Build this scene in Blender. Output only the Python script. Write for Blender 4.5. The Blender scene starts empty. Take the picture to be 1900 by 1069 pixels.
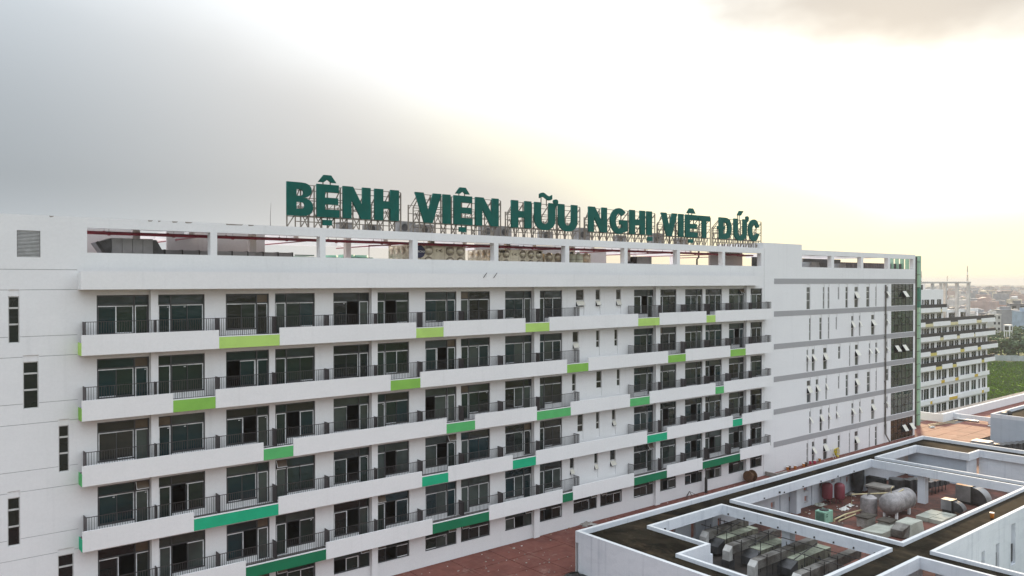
import bpy, bmesh, math, random
from mathutils import Vector, Matrix
random.seed(7)
S = bpy.context.scene
COL = S.collection
R = math.radians

# ------------------------------------------------------------------ camera
ZC = 21.1                       # camera height above the red terrace (z = 0)
YAW, PITCH, FPX = R(39.3085), R(-0.5112), 1479.4
cam_d = bpy.data.cameras.new('camera'); cam = bpy.data.objects.new('camera', cam_d); COL.objects.link(cam)
cam_d.sensor_width = 36.0; cam_d.lens = FPX / 1900 * 36.0
cam_d.clip_start = 0.5; cam_d.clip_end = 20000
cam.location = (0, 0, ZC); cam.rotation_euler = (R(90) + PITCH, 0, -YAW)
S.camera = cam

# ------------------------------------------------------------------ world, sun, exposure
SUN_AZ, SUN_EL = R(64.0), R(15.0)          # azimuth from +Y towards +X
sund = Vector((math.sin(SUN_AZ) * math.cos(SUN_EL), math.cos(SUN_AZ) * math.cos(SUN_EL), math.sin(SUN_EL)))
W_ = bpy.data.worlds.new('World'); S.world = W_; W_.use_nodes = True
nt = W_.node_tree; nt.nodes.clear()
class NB:
    """tiny node-graph helper"""
    def __init__(s, nt): s.nt = nt
    def n(s, t, **kw):
        o = s.nt.nodes.new(t)
        for k, v in kw.items(): setattr(o, k, v)
        return o
    def put(s, sock, v):
        if isinstance(v, bpy.types.NodeSocket): s.nt.links.new(v, sock)
        elif v is not None:
            if isinstance(v, (tuple, list)) and sock.type == 'VECTOR': v = v[:3]
            sock.default_value = v
    def m(s, op, a, b=None, c=None, clamp=False):
        o = s.n('ShaderNodeMath', operation=op, use_clamp=clamp)
        for i, v in enumerate((a, b, c)):
            if v is not None: s.put(o.inputs[i], v)
        return o.outputs[0]
    def dot(s, a, b):
        o = s.n('ShaderNodeVectorMath', operation='DOT_PRODUCT'); s.put(o.inputs[0], a); s.put(o.inputs[1], b); return o.outputs['Value']
    def ss(s, x, a, b, lo=0.0, hi=1.0):
        o = s.n('ShaderNodeMapRange', interpolation_type='SMOOTHSTEP')
        s.put(o.inputs[0], x); s.put(o.inputs[1], a); s.put(o.inputs[2], b); s.put(o.inputs[3], lo); s.put(o.inputs[4], hi); return o.outputs[0]
    def lin(s, x, a, b, lo=0.0, hi=1.0):
        o = s.n('ShaderNodeMapRange'); s.put(o.inputs[0], x); s.put(o.inputs[1], a); s.put(o.inputs[2], b); s.put(o.inputs[3], lo); s.put(o.inputs[4], hi); return o.outputs[0]
    def mix(s, f, a, b, mode='MIX'):
        o = s.n('ShaderNodeMix', data_type='RGBA', blend_type=mode)
        s.put(o.inputs[0], f); s.put(o.inputs[6], a); s.put(o.inputs[7], b); return o.outputs[2]
    def noise(s, vec, scale, detail=3, rough=0.55, dist=0.0):
        o = s.n('ShaderNodeTexNoise'); s.put(o.inputs['Vector'], vec)
        o.inputs['Scale'].default_value = scale; o.inputs['Detail'].default_value = detail
        o.inputs['Roughness'].default_value = rough; o.inputs['Distortion'].default_value = dist
        return o.outputs['Fac']
    def scalev(s, v, k):
        o = s.n('ShaderNodeVectorMath', operation='MULTIPLY'); s.put(o.inputs[0], v); o.inputs[1].default_value = k; return o.outputs[0]
    def pos(s): return s.n('ShaderNodeNewGeometry').outputs['Position']
def rgb(r, g, b): return (r, g, b, 1.0)

wb = NB(nt)
dv = wb.n('ShaderNodeTexCoord').outputs['Generated']
sep = wb.n('ShaderNodeSeparateXYZ'); nt.links.new(dv, sep.inputs[0]); dz = sep.outputs[2]
elev = wb.m('MAXIMUM', dz, 0.0)
nzA = wb.noise(wb.scalev(dv, (1, 1, 2.4)), 2.2, 5, 0.55, 0.3)
nzB = wb.noise(wb.scalev(dv, (1, 1, 2.0)), 5.0, 4, 0.5)
def pixdir(px, py):
    a = Vector((math.sin(YAW) * math.cos(PITCH), math.cos(YAW) * math.cos(PITCH), math.sin(PITCH)))
    r = Vector((math.cos(YAW), -math.sin(YAW), 0)); u = r.cross(a)
    return (a + r * ((px - 950) / FPX) - u * ((py - 534.5) / FPX)).normalized()
cs = wb.dot(dv, tuple(sund))
csp = wb.m('MAXIMUM', cs, 0.0)
glow_n = wb.m('POWER', csp, 40.0)
glow_w = wb.m('POWER', csp, 9.0)
# overcast layer, brighter towards the zenith
ovb = wb.m('MULTIPLY_ADD', elev, 1.25, 0.50)
ov = wb.mix(1.0, rgb(0.90, 0.985, 1.05), (1, 1, 1, 1), 'MULTIPLY')
def scalec(c, f):
    o = wb.n('ShaderNodeVectorMath', operation='SCALE'); wb.put(o.inputs[0], c); wb.put(o.inputs['Scale'], f); return o.outputs[0]
def addc(a, b):
    o = wb.n('ShaderNodeVectorMath', operation='ADD'); wb.put(o.inputs[0], a); wb.put(o.inputs[1], b); return o.outputs[0]
# thick grey bank: everything on one side of a tilted great circle, soft wavy edge
n_edge = pixdir(600, -20).cross(pixdir(1330, 330)).normalized()
side = wb.dot(dv, tuple(n_edge))
if n_edge.dot(pixdir(200, 300)) < 0: side = wb.m('MULTIPLY', side, -1.0)
side = wb.m('MULTIPLY_ADD', wb.m('SUBTRACT', nzA, 0.5), 0.10, side)
bank = wb.ss(side, -0.055, 0.15)
base = None
# bank keeps the overcast value but is a little bluer and dimmer in its middle
mid = wb.ss(elev, 0.02, 0.12)
toward = wb.ss(cs, 0.50, 0.92)                       # the bank thins towards the sun
bfac = wb.m('ADD', wb.m('SUBTRACT', 1.10, wb.m('MULTIPLY', mid, 0.43)), wb.m('ADD', wb.m('MULTIPLY', wb.ss(elev, 0.16, 0.55), 0.45), wb.m('MULTIPLY', toward, 0.40)))
anti = wb.m('MULTIPLY', wb.ss(cs, 0.30, -0.45), wb.ss(elev, 0.34, 0.05))     # storm cloud low in the sky opposite the sun
bfac = wb.m('MULTIPLY', bfac, wb.m('SUBTRACT', 1.0, wb.m('MULTIPLY', anti, 0.40)))
bfac = wb.m('MULTIPLY', bfac, 0.92)
bankc = scalec(wb.mix(toward, rgb(0.895, 0.980, 1.055), rgb(1.0, 0.965, 0.915)), wb.m('MULTIPLY', ovb, bfac))
bright = addc(scalec(wb.mix(wb.ss(elev, 0.15, 0.5), rgb(0.98, 1.0, 1.0), rgb(0.90, 0.98, 1.065)), wb.m('MULTIPLY', wb.m('ADD', ovb, 0.27), wb.m('SUBTRACT', 1.0, wb.m('MULTIPLY', wb.m('MULTIPLY', wb.ss(cs, 0.30, -0.45), wb.ss(elev, 0.34, 0.05)), 0.6)))), scalec(rgb(1.0, 0.95, 0.80), wb.m('MULTIPLY', glow_w, 0.55)))
bright = addc(bright, scalec(rgb(1.0, 0.93, 0.72), wb.m('MULTIPLY', glow_n, 0.8)))
# darker scud cloud high on the right
cdir = pixdir(1700, -10)
cr = Vector((math.cos(YAW), -math.sin(YAW), 0))
cu = wb.m('MULTIPLY', wb.m('SUBTRACT', wb.dot(dv, tuple(cr)), cdir.dot(cr)), 3.6)
cw = wb.m('MULTIPLY', wb.m('SUBTRACT', dz, cdir.z + 0.02), 10.5)
ell = wb.m('ADD', wb.m('MULTIPLY', cu, cu), wb.m('MULTIPLY', cw, cw))
ell = wb.m('MULTIPLY_ADD', wb.m('SUBTRACT', nzB, 0.5), 1.6, ell)
scud = wb.ss(ell, 1.55, 0.0)
brightc = wb.mix(wb.m('MULTIPLY', scud, 0.97), bright, rgb(0.49, 0.47, 0.445))
skyc = wb.mix(wb.m('MULTIPLY', bank, wb.m('SUBTRACT', 1.0, wb.m('MULTIPLY', glow_n, 0.5))), brightc, bankc)
# warm band along the horizon towards the sun
hor = wb.ss(dz, 0.10, 0.0)
warm = wb.m('MULTIPLY', hor, wb.ss(cs, 0.72, 0.99))
skyc = wb.mix(wb.m('MULTIPLY', warm, 0.80), skyc, rgb(0.95, 0.80, 0.56))
edge = wb.m('MULTIPLY', wb.ss(side, -0.14, -0.01), wb.ss(side, 0.15, 0.01))
yel = wb.m('MULTIPLY', wb.ss(dz, 0.26, 0.09), wb.m('MULTIPLY', wb.ss(dz, -0.02, 0.05), wb.m('MAXIMUM', wb.m('MULTIPLY', wb.ss(cs, 0.90, 0.985), wb.ss(dz, 0.125, 0.05)), wb.m('MULTIPLY', edge, wb.ss(cs, 0.72, 0.90)))))
skyc = wb.mix(wb.m('MULTIPLY', yel, 0.85), skyc, rgb(1.0, 0.95, 0.63))
low = wb.ss(dz, 0.0, -0.05)
skyc = wb.mix(low, skyc, rgb(0.30, 0.29, 0.27))
clear = wb.n('ShaderNodeTexSky', sky_type='NISHITA', sun_disc=False)
clear.sun_elevation = SUN_EL; clear.sun_rotation = SUN_AZ; clear.altitude = 30; clear.dust_density = 3.0
bg1 = wb.n('ShaderNodeBackground'); nt.links.new(clear.outputs[0], bg1.inputs[0]); bg1.inputs[1].default_value = 0.05
bg2 = wb.n('ShaderNodeBackground'); nt.links.new(skyc, bg2.inputs[0]); bg2.inputs[1].default_value = 1.0
mx = wb.n('ShaderNodeMixShader'); mx.inputs[0].default_value = 0.93
nt.links.new(bg1.outputs[0], mx.inputs[1]); nt.links.new(bg2.outputs[0], mx.inputs[2])
wo = wb.n('ShaderNodeOutputWorld'); nt.links.new(mx.outputs[0], wo.inputs[0])

sl = bpy.data.lights.new('sun', 'SUN'); so = bpy.data.objects.new('sun', sl); COL.objects.link(so)
sl.energy = 5.0; sl.angle = R(6); sl.color = (1.0, 0.74, 0.46)
so.rotation_euler = sund.to_track_quat('Z', 'Y').to_euler(); so.location = (60, 80, 60)

S.view_settings.view_transform = 'Standard'
try: S.view_settings.look = 'None'
except Exception: pass
S.view_settings.exposure = 0.18; S.view_settings.gamma = 1.0; S.view_settings.use_curve_mapping = False
S.cycles.max_bounces = 8; S.cycles.diffuse_bounces = 4; S.cycles.glossy_bounces = 3
S.cycles.volume_bounces = 1; S.cycles.use_denoising = True
S.cycles.sample_clamp_indirect = 6.0

# ------------------------------------------------------------------ materials
MATS = {}
def newmat(name):
    m = bpy.data.materials.new(name); m.use_nodes = True
    m.node_tree.nodes.clear(); b = NB(m.node_tree)
    p = b.n('ShaderNodeBsdfPrincipled'); o = b.n('ShaderNodeOutputMaterial')
    m.node_tree.links.new(p.outputs[0], o.inputs[0]); MATS[name] = m
    return m, b, p
def bump(b, p, h, strength=0.3, dist=0.02):
    o = b.n('ShaderNodeBump'); o.inputs['Strength'].default_value = strength; o.inputs['Distance'].default_value = dist
    b.put(o.inputs['Height'], h); b.nt.links.new(o.outputs[0], p.inputs['Normal'])
def mat(name, c1, c2=None, scale=1.0, rough=0.7, metal=0.0, streak=False, bmp=0.0, contrast=(0.35, 0.65), spec=0.5, detail=4, stretch=(1, 1, 1), fine=0.0):
    """base colour mottled between c1 and c2 by world-space noise, with optional vertical streaks"""
    m, b, p = newmat(name)
    if c2 is None: c2 = tuple(x * 0.82 for x in c1)
    P = b.pos()
    v = b.scalev(P, (1.6, 1.6, 0.12)) if streak else b.scalev(P, stretch)
    f = b.ss(b.noise(v, scale, detail), contrast[0], contrast[1])
    col = b.mix(f, rgb(*c1), rgb(*c2))
    if fine:
        g = b.noise(P, 14.0, 3)
        col = b.mix(1.0, col, b.mix(b.ss(g, 0.3, 0.7), rgb(1 - fine, 1 - fine, 1 - fine), rgb(1, 1, 1)), 'MULTIPLY')
    b.put(p.inputs['Base Color'], col)
    p.inputs['Roughness'].default_value = rough; p.inputs['Metallic'].default_value = metal
    p.inputs['Specular IOR Level'].default_value = spec
    if bmp: bump(b, p, b.noise(P, 9.0, 4), bmp, 0.02)
    return m

def wall_mat(name, c, dirt, amount=0.5):
    m, b, p = newmat(name)
    P = b.pos()
    big = b.ss(b.noise(P, 0.16, 4), 0.35, 0.75)
    st = b.ss(b.noise(b.scalev(P, (2.2, 2.2, 0.10)), 1.0, 4, 0.6), 0.52, 0.80)
    fn = b.ss(b.noise(P, 6.0, 4), 0.3, 0.7)
    pt = b.ss(b.noise(b.scalev(P, (0.5, 0.5, 1.4)), 1.0, 2), 0.50, 0.56)
    f = b.m('MULTIPLY', b.m('ADD', b.m('MULTIPLY', big, 0.40), b.m('ADD', b.m('MULTIPLY', st, 0.60), b.m('MULTIPLY', pt, 0.12))), amount)
    col = b.mix(f, rgb(*c), rgb(*dirt))
    col = b.mix(1.0, col, b.mix(fn, rgb(0.965, 0.965, 0.965), rgb(1, 1, 1)), 'MULTIPLY')
    b.put(p.inputs['Base Color'], col); p.inputs['Roughness'].default_value = 0.85
    p.inputs['Specular IOR Level'].default_value = 0.25
    bump(b, p, b.noise(P, 18.0, 3), 0.12, 0.01)
    return m
wall_mat('white_wall', (0.785, 0.79, 0.80), (0.63, 0.635, 0.645), 0.5)
wall_mat('white_band', (0.80, 0.80, 0.805), (0.66, 0.66, 0.66), 0.5)
wall_mat('soffit', (0.80, 0.76, 0.76), (0.66, 0.62, 0.62), 0.5)
wall_mat('plaster_grey', (0.42, 0.39, 0.39), (0.32, 0.29, 0.29), 0.6)
wall_mat('annex_white', (0.68, 0.715, 0.765), (0.40, 0.44, 0.50), 0.85)
wall_mat('annex_cap', (0.66, 0.665, 0.67), (0.46, 0.47, 0.475), 0.7)
wall_mat('old_concrete', (0.46, 0.52, 0.59), (0.33, 0.38, 0.44), 0.9)
wall_mat('grey_stripe', (0.36, 0.36, 0.37), (0.30, 0.30, 0.31), 0.5)
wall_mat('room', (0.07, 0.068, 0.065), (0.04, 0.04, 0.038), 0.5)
mat('floor_slab', (0.22, 0.20, 0.19), (0.13, 0.12, 0.11), 0.8, 0.9, bmp=0.2)
for nm, c in (('lime_pale', (0.45, 0.68, 0.17)), ('lime', (0.24, 0.50, 0.085)), ('leaf_green', (0.10, 0.46, 0.15)),
              ('jade', (0.012, 0.41, 0.21)), ('deep_green', (0.006, 0.17, 0.075)),
              ('yellow_pale', (0.66, 0.60, 0.36)), ('yellow', (0.62, 0.52, 0.15)), ('ochre', (0.62, 0.42, 0.05))):
    mat(nm, c, tuple(x * 0.9 for x in c), 0.9, 0.75, bmp=0.1, spec=0.3)
mat('rail', (0.030, 0.026, 0.027), (0.042, 0.038, 0.038), 2.0, 0.5)
mat('divider', (0.060, 0.048, 0.052), (0.09, 0.075, 0.08), 1.5, 0.55, streak=True)
mat('frame_dark', (0.040, 0.042, 0.046), (0.055, 0.057, 0.06), 2.0, 0.45)
mat('film', (0.84, 0.86, 0.87), (0.64, 0.66, 0.68), 3.0, 0.45)
mat('alu', (0.55, 0.55, 0.54), (0.45, 0.45, 0.44), 3.0, 0.45)
mat('awning_pale', (0.62, 0.60, 0.52), (0.52, 0.50, 0.43), 1.2, 0.25)
mat('brown_pane', (0.085, 0.060, 0.038), (0.12, 0.09, 0.06), 1.5, 0.28)
def glass(name, c, wav=0.6, rough=0.03, spec=0.5):
    m, b, p = newmat(name)
    P = b.pos()
    f = b.ss(b.noise(P, 0.35, 3), 0.35, 0.65)
    b.put(p.inputs['Base Color'], b.mix(f, rgb(*c), rgb(*(x * 0.55 for x in c))))
    p.inputs['Roughness'].default_value = rough; p.inputs['IOR'].default_value = 1.5; p.inputs['Specular IOR Level'].default_value = spec
    bump(b, p, b.noise(b.scalev(P, (1, 1, 1.8)), 0.9, 2), wav, 0.03)
    return m
glass('glass', (0.012, 0.017, 0.017)); glass('glass_green', (0.016, 0.032, 0.027)); glass('glass_blue', (0.012, 0.020, 0.026), spec=0.5)
glass('glass_pale', (0.062, 0.080, 0.073)); glass('glass_teal', (0.010, 0.032, 0.037)); glass('glass_sky', (0.040, 0.058, 0.064))  # the lighter tints hold reflected sky in their base colour
glass('glass_slit', (0.125, 0.13, 0.125), 0.5, spec=0.5)  # grey base colour carries the sky reflected in the slit panes
glass('glass_grey', (0.032, 0.034, 0.031), 1.0); glass('glass_curtain', (0.045, 0.075, 0.057), 0.8); glass('glass_bronze', (0.055, 0.042, 0.022), 0.8)  # glass_curtain has reflected light put into its base colour
mat('sign_green', (0.002, 0.098, 0.080), (0.003, 0.084, 0.068), 1.2, 0.5, spec=0.15)
mat('steel', (0.21, 0.185, 0.155), (0.12, 0.10, 0.08), 1.2, 0.6, 0.1)
mat('pipe_red', (0.23, 0.012, 0.032), (0.17, 0.012, 0.026), 1.0, 0.45)
mat('grime', (0.035, 0.026, 0.021), (0.015, 0.013, 0.012), 0.9, 0.8, bmp=0.3, contrast=(0.35, 0.6))  # near-black colour of the sheet that stands for shade in the left court
mat('galv', (0.30, 0.30, 0.305), (0.19, 0.19, 0.195), 0.7, 0.6, 0.3, bmp=0.1)
mat('galv_bright', (0.55, 0.54, 0.52), (0.40, 0.39, 0.37), 1.0, 0.5, 0.2)
mat('galv_dirty', (0.27, 0.255, 0.235), (0.10, 0.088, 0.075), 0.8, 0.5, 0.4, bmp=0.2, fine=0.3)
mat('galv_dark', (0.10, 0.10, 0.105), (0.045, 0.045, 0.046), 0.9, 0.5, 0.4)
mat('duct_black', (0.022, 0.022, 0.022), (0.04, 0.038, 0.035), 1.0, 0.6)
mat('rust', (0.24, 0.22, 0.20), (0.30, 0.12, 0.035), 0.9, 0.75, 0.0, contrast=(0.46, 0.56))
mat('panel_olive', (0.24, 0.235, 0.175), (0.11, 0.105, 0.08), 0.9, 0.75, fine=0.3, streak=True)
mat('panel_top', (0.42, 0.45, 0.34), (0.27, 0.29, 0.22), 1.2, 0.8, fine=0.2)
mat('stainless', (0.58, 0.53, 0.43), (0.42, 0.37, 0.29), 0.8, 0.32, 0.75)
mat('tank_cream', (0.50, 0.52, 0.40), (0.42, 0.43, 0.33), 1.0, 0.5)
mat('tank_red', (0.21, 0.035, 0.050), (0.15, 0.03, 0.04), 1.5, 0.55, streak=True)
mat('tank_wrap', (0.38, 0.355, 0.355), (0.24, 0.225, 0.225), 1.6, 0.5, 0.25, bmp=0.5, fine=0.2)
mat('mint', (0.30, 0.52, 0.40), (0.23, 0.43, 0.32), 1.0, 0.5)
mat('mint_dark', (0.08, 0.18, 0.13), (0.05, 0.12, 0.09), 3.0, 0.6)
mat('sage', (0.30, 0.46, 0.35), (0.24, 0.40, 0.30), 0.35, 0.55)
mat('fin_green', (0.015, 0.17, 0.115), (0.02, 0.14, 0.10), 0.6, 0.5)
mat('navy', (0.006, 0.010, 0.075), (0.005, 0.008, 0.06), 1.0, 0.4)
mat('paint_white', (0.78, 0.78, 0.78), (0.68, 0.68, 0.68), 2.0, 0.5)
mat('plastic_white', (0.72, 0.71, 0.68), (0.50, 0.49, 0.46), 3.0, 0.5)
mat('paint_yellow', (0.62, 0.50, 0.02), (0.5, 0.38, 0.02), 3.0, 0.5)
mat('paint_orange', (0.55, 0.20, 0.03), (0.45, 0.14, 0.02), 3.0, 0.5)
mat('paint_pink', (0.55, 0.05, 0.12), (0.45, 0.04, 0.10), 3.0, 0.5)
mat('wood', (0.13, 0.062, 0.026), (0.07, 0.034, 0.015), 3.0, 0.7, bmp=0.2)
mat('timber_pale', (0.42, 0.33, 0.22), (0.26, 0.19, 0.12), 2.0, 0.75, bmp=0.2)
mat('black', (0.015, 0.014, 0.014), (0.03, 0.028, 0.026), 2.0, 0.55)
mat('concrete', (0.36, 0.335, 0.31), (0.24, 0.215, 0.19), 1.0, 0.9, bmp=0.3, fine=0.2)
mat('pergola', (0.55, 0.53, 0.50), (0.46, 0.44, 0.42), 0.6, 0.85)
mat('slab_pale', (0.44, 0.45, 0.39), (0.33, 0.34, 0.29), 0.8, 0.85, fine=0.15)
mat('moss_top', (0.035, 0.028, 0.020), (0.07, 0.058, 0.045), 1.2, 0.95, bmp=0.4)
mat('brick_pink', (0.52, 0.25, 0.20), (0.42, 0.19, 0.15), 3.0, 0.85)
mat('pipe_cream', (0.55, 0.47, 0.27), (0.42, 0.35, 0.2), 1.5, 0.55)
mat('bark', (0.10, 0.07, 0.05), (0.06, 0.045, 0.03), 4.0, 0.9)
mat('leaf_a', (0.045, 0.085, 0.020), (0.085, 0.125, 0.030), 0.5, 0.7)
mat('leaf_b', (0.030, 0.065, 0.020), (0.055, 0.095, 0.026), 0.5, 0.7)
mat('leaf_c', (0.075, 0.110, 0.028), (0.11, 0.14, 0.04), 0.5, 0.7)
mat('tin', (0.42, 0.46, 0.48), (0.34, 0.38, 0.39), 0.5, 0.5, 0.2)

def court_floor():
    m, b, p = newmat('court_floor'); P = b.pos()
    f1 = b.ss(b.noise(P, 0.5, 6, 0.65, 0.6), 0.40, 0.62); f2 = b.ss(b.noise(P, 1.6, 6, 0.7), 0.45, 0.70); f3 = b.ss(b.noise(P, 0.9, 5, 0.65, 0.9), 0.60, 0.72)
    col = b.mix(f1, rgb(0.155, 0.052, 0.034), rgb(0.060, 0.026, 0.018)); col = b.mix(b.m('MULTIPLY', f2, 0.6), col, rgb(0.030, 0.022, 0.018)); col = b.mix(b.m('MULTIPLY', f3, 0.5), col, rgb(0.22, 0.17, 0.13))  # kept dark for the shade in the courts, with real dirt over it
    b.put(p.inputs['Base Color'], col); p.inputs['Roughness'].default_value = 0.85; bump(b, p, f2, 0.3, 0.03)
court_floor()
def roof_membrane():
    m, b, p = newmat('roof_dirt'); P = b.pos()
    f1 = b.ss(b.noise(P, 0.35, 6, 0.62, 0.6), 0.40, 0.62)
    f2 = b.ss(b.noise(P, 2.2, 5, 0.65), 0.42, 0.72)
    f3 = b.ss(b.noise(b.scalev(P, (1.0, 0.5, 1)), 0.45, 6, 0.68, 0.5), 0.50, 0.70)
    col = b.mix(f1, rgb(0.008, 0.006, 0.004), rgb(0.026, 0.020, 0.013))
    col = b.mix(b.m('MULTIPLY', f2, 0.6), col, rgb(0.022, 0.021, 0.013))
    col = b.mix(b.m('MULTIPLY', f3, 0.50), col, rgb(0.095, 0.068, 0.042))
    sp = b.ss(b.noise(P, 9.0, 2), 0.70, 0.78)
    col = b.mix(b.m('MULTIPLY', sp, 0.30), col, rgb(0.25, 0.23, 0.20))
    b.put(p.inputs['Base Color'], col); p.inputs['Roughness'].default_value = 0.95; p.inputs['Specular IOR Level'].default_value = 0.04
    bump(b, p, b.noise(P, 5.0, 5), 0.5, 0.03)
roof_membrane()
def terracotta():
    m, b, p = newmat('terracotta'); P = b.pos()
    big = b.ss(b.noise(P, 0.22, 5, 0.6, 0.5), 0.40, 0.70)
    med = b.ss(b.noise(P, 1.3, 5, 0.65), 0.40, 0.70)
    dust = b.ss(b.noise(P, 0.55, 6, 0.7, 0.8), 0.56, 0.74)
    br = b.n('ShaderNodeTexBrick'); b.put(br.inputs['Vector'], b.scalev(P, (1, 1, 0)))
    br.inputs['Color1'].default_value = rgb(1, 1, 1); br.inputs['Color2'].default_value = rgb(0.86, 0.86, 0.86); br.inputs['Mortar'].default_value = rgb(0.62, 0.60, 0.58)
    br.inputs['Scale'].default_value = 2.5; br.inputs['Mortar Size'].default_value = 0.02; br.offset = 0.0
    br.inputs['Brick Width'].default_value = 1.0; br.inputs['Row Height'].default_value = 1.0
    col = b.mix(big, rgb(0.185, 0.062, 0.046), rgb(0.120, 0.036, 0.027))
    col = b.mix(b.m('MULTIPLY', med, 0.5), col, rgb(0.22, 0.092, 0.070))
    col = b.mix(b.m('MULTIPLY', dust, 0.5), col, rgb(0.36, 0.25, 0.21))
    col = b.mix(1.0, col, br.outputs[0], 'MULTIPLY')
    b.put(p.inputs['Base Color'], col); p.inputs['Roughness'].default_value = 0.8; p.inputs['Specular IOR Level'].default_value = 0.3
    bump(b, p, br.outputs[1], -0.25, 0.01)
terracotta()
def ground_mat():
    m, b, p = newmat('land'); P = b.pos()
    a = b.ss(b.noise(P, 0.006, 5, 0.6, 0.5), 0.42, 0.60)
    c = b.ss(b.noise(P, 0.05, 5, 0.65), 0.35, 0.65)
    d = b.ss(b.noise(P, 0.018, 4, 0.6, 0.8), 0.60, 0.68)
    col = b.mix(c, rgb(0.055, 0.085, 0.022), rgb(0.095, 0.115, 0.035))
    col = b.mix(a, col, rgb(0.14, 0.115, 0.075))
    col = b.mix(d, col, rgb(0.24, 0.22, 0.19))
    b.put(p.inputs['Base Color'], col); p.inputs['Roughness'].default_value = 0.95; p.inputs['Specular IOR Level'].default_value = 0.1
ground_mat()
def field_mat():
    m, b, p = newmat('field'); P = b.pos()
    a = b.ss(b.noise(P, 0.05, 5, 0.6, 0.5), 0.35, 0.65)
    c = b.ss(b.noise(b.scalev(P, (1, 1, 1)), 0.35, 5, 0.7), 0.35, 0.65)
    col = b.mix(a, rgb(0.080, 0.155, 0.012), rgb(0.125, 0.195, 0.018))
    col = b.mix(b.m('MULTIPLY', c, 0.6), col, rgb(0.050, 0.090, 0.016))
    b.put(p.inputs['Base Color'], col); p.inputs['Roughness'].default_value = 0.95; p.inputs['Specular IOR Level'].default_value = 0.1
field_mat()
mat('meadow', (0.110, 0.130, 0.040), (0.155, 0.140, 0.070), 0.06, 0.95, contrast=(0.4, 0.6), spec=0.1)

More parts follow.
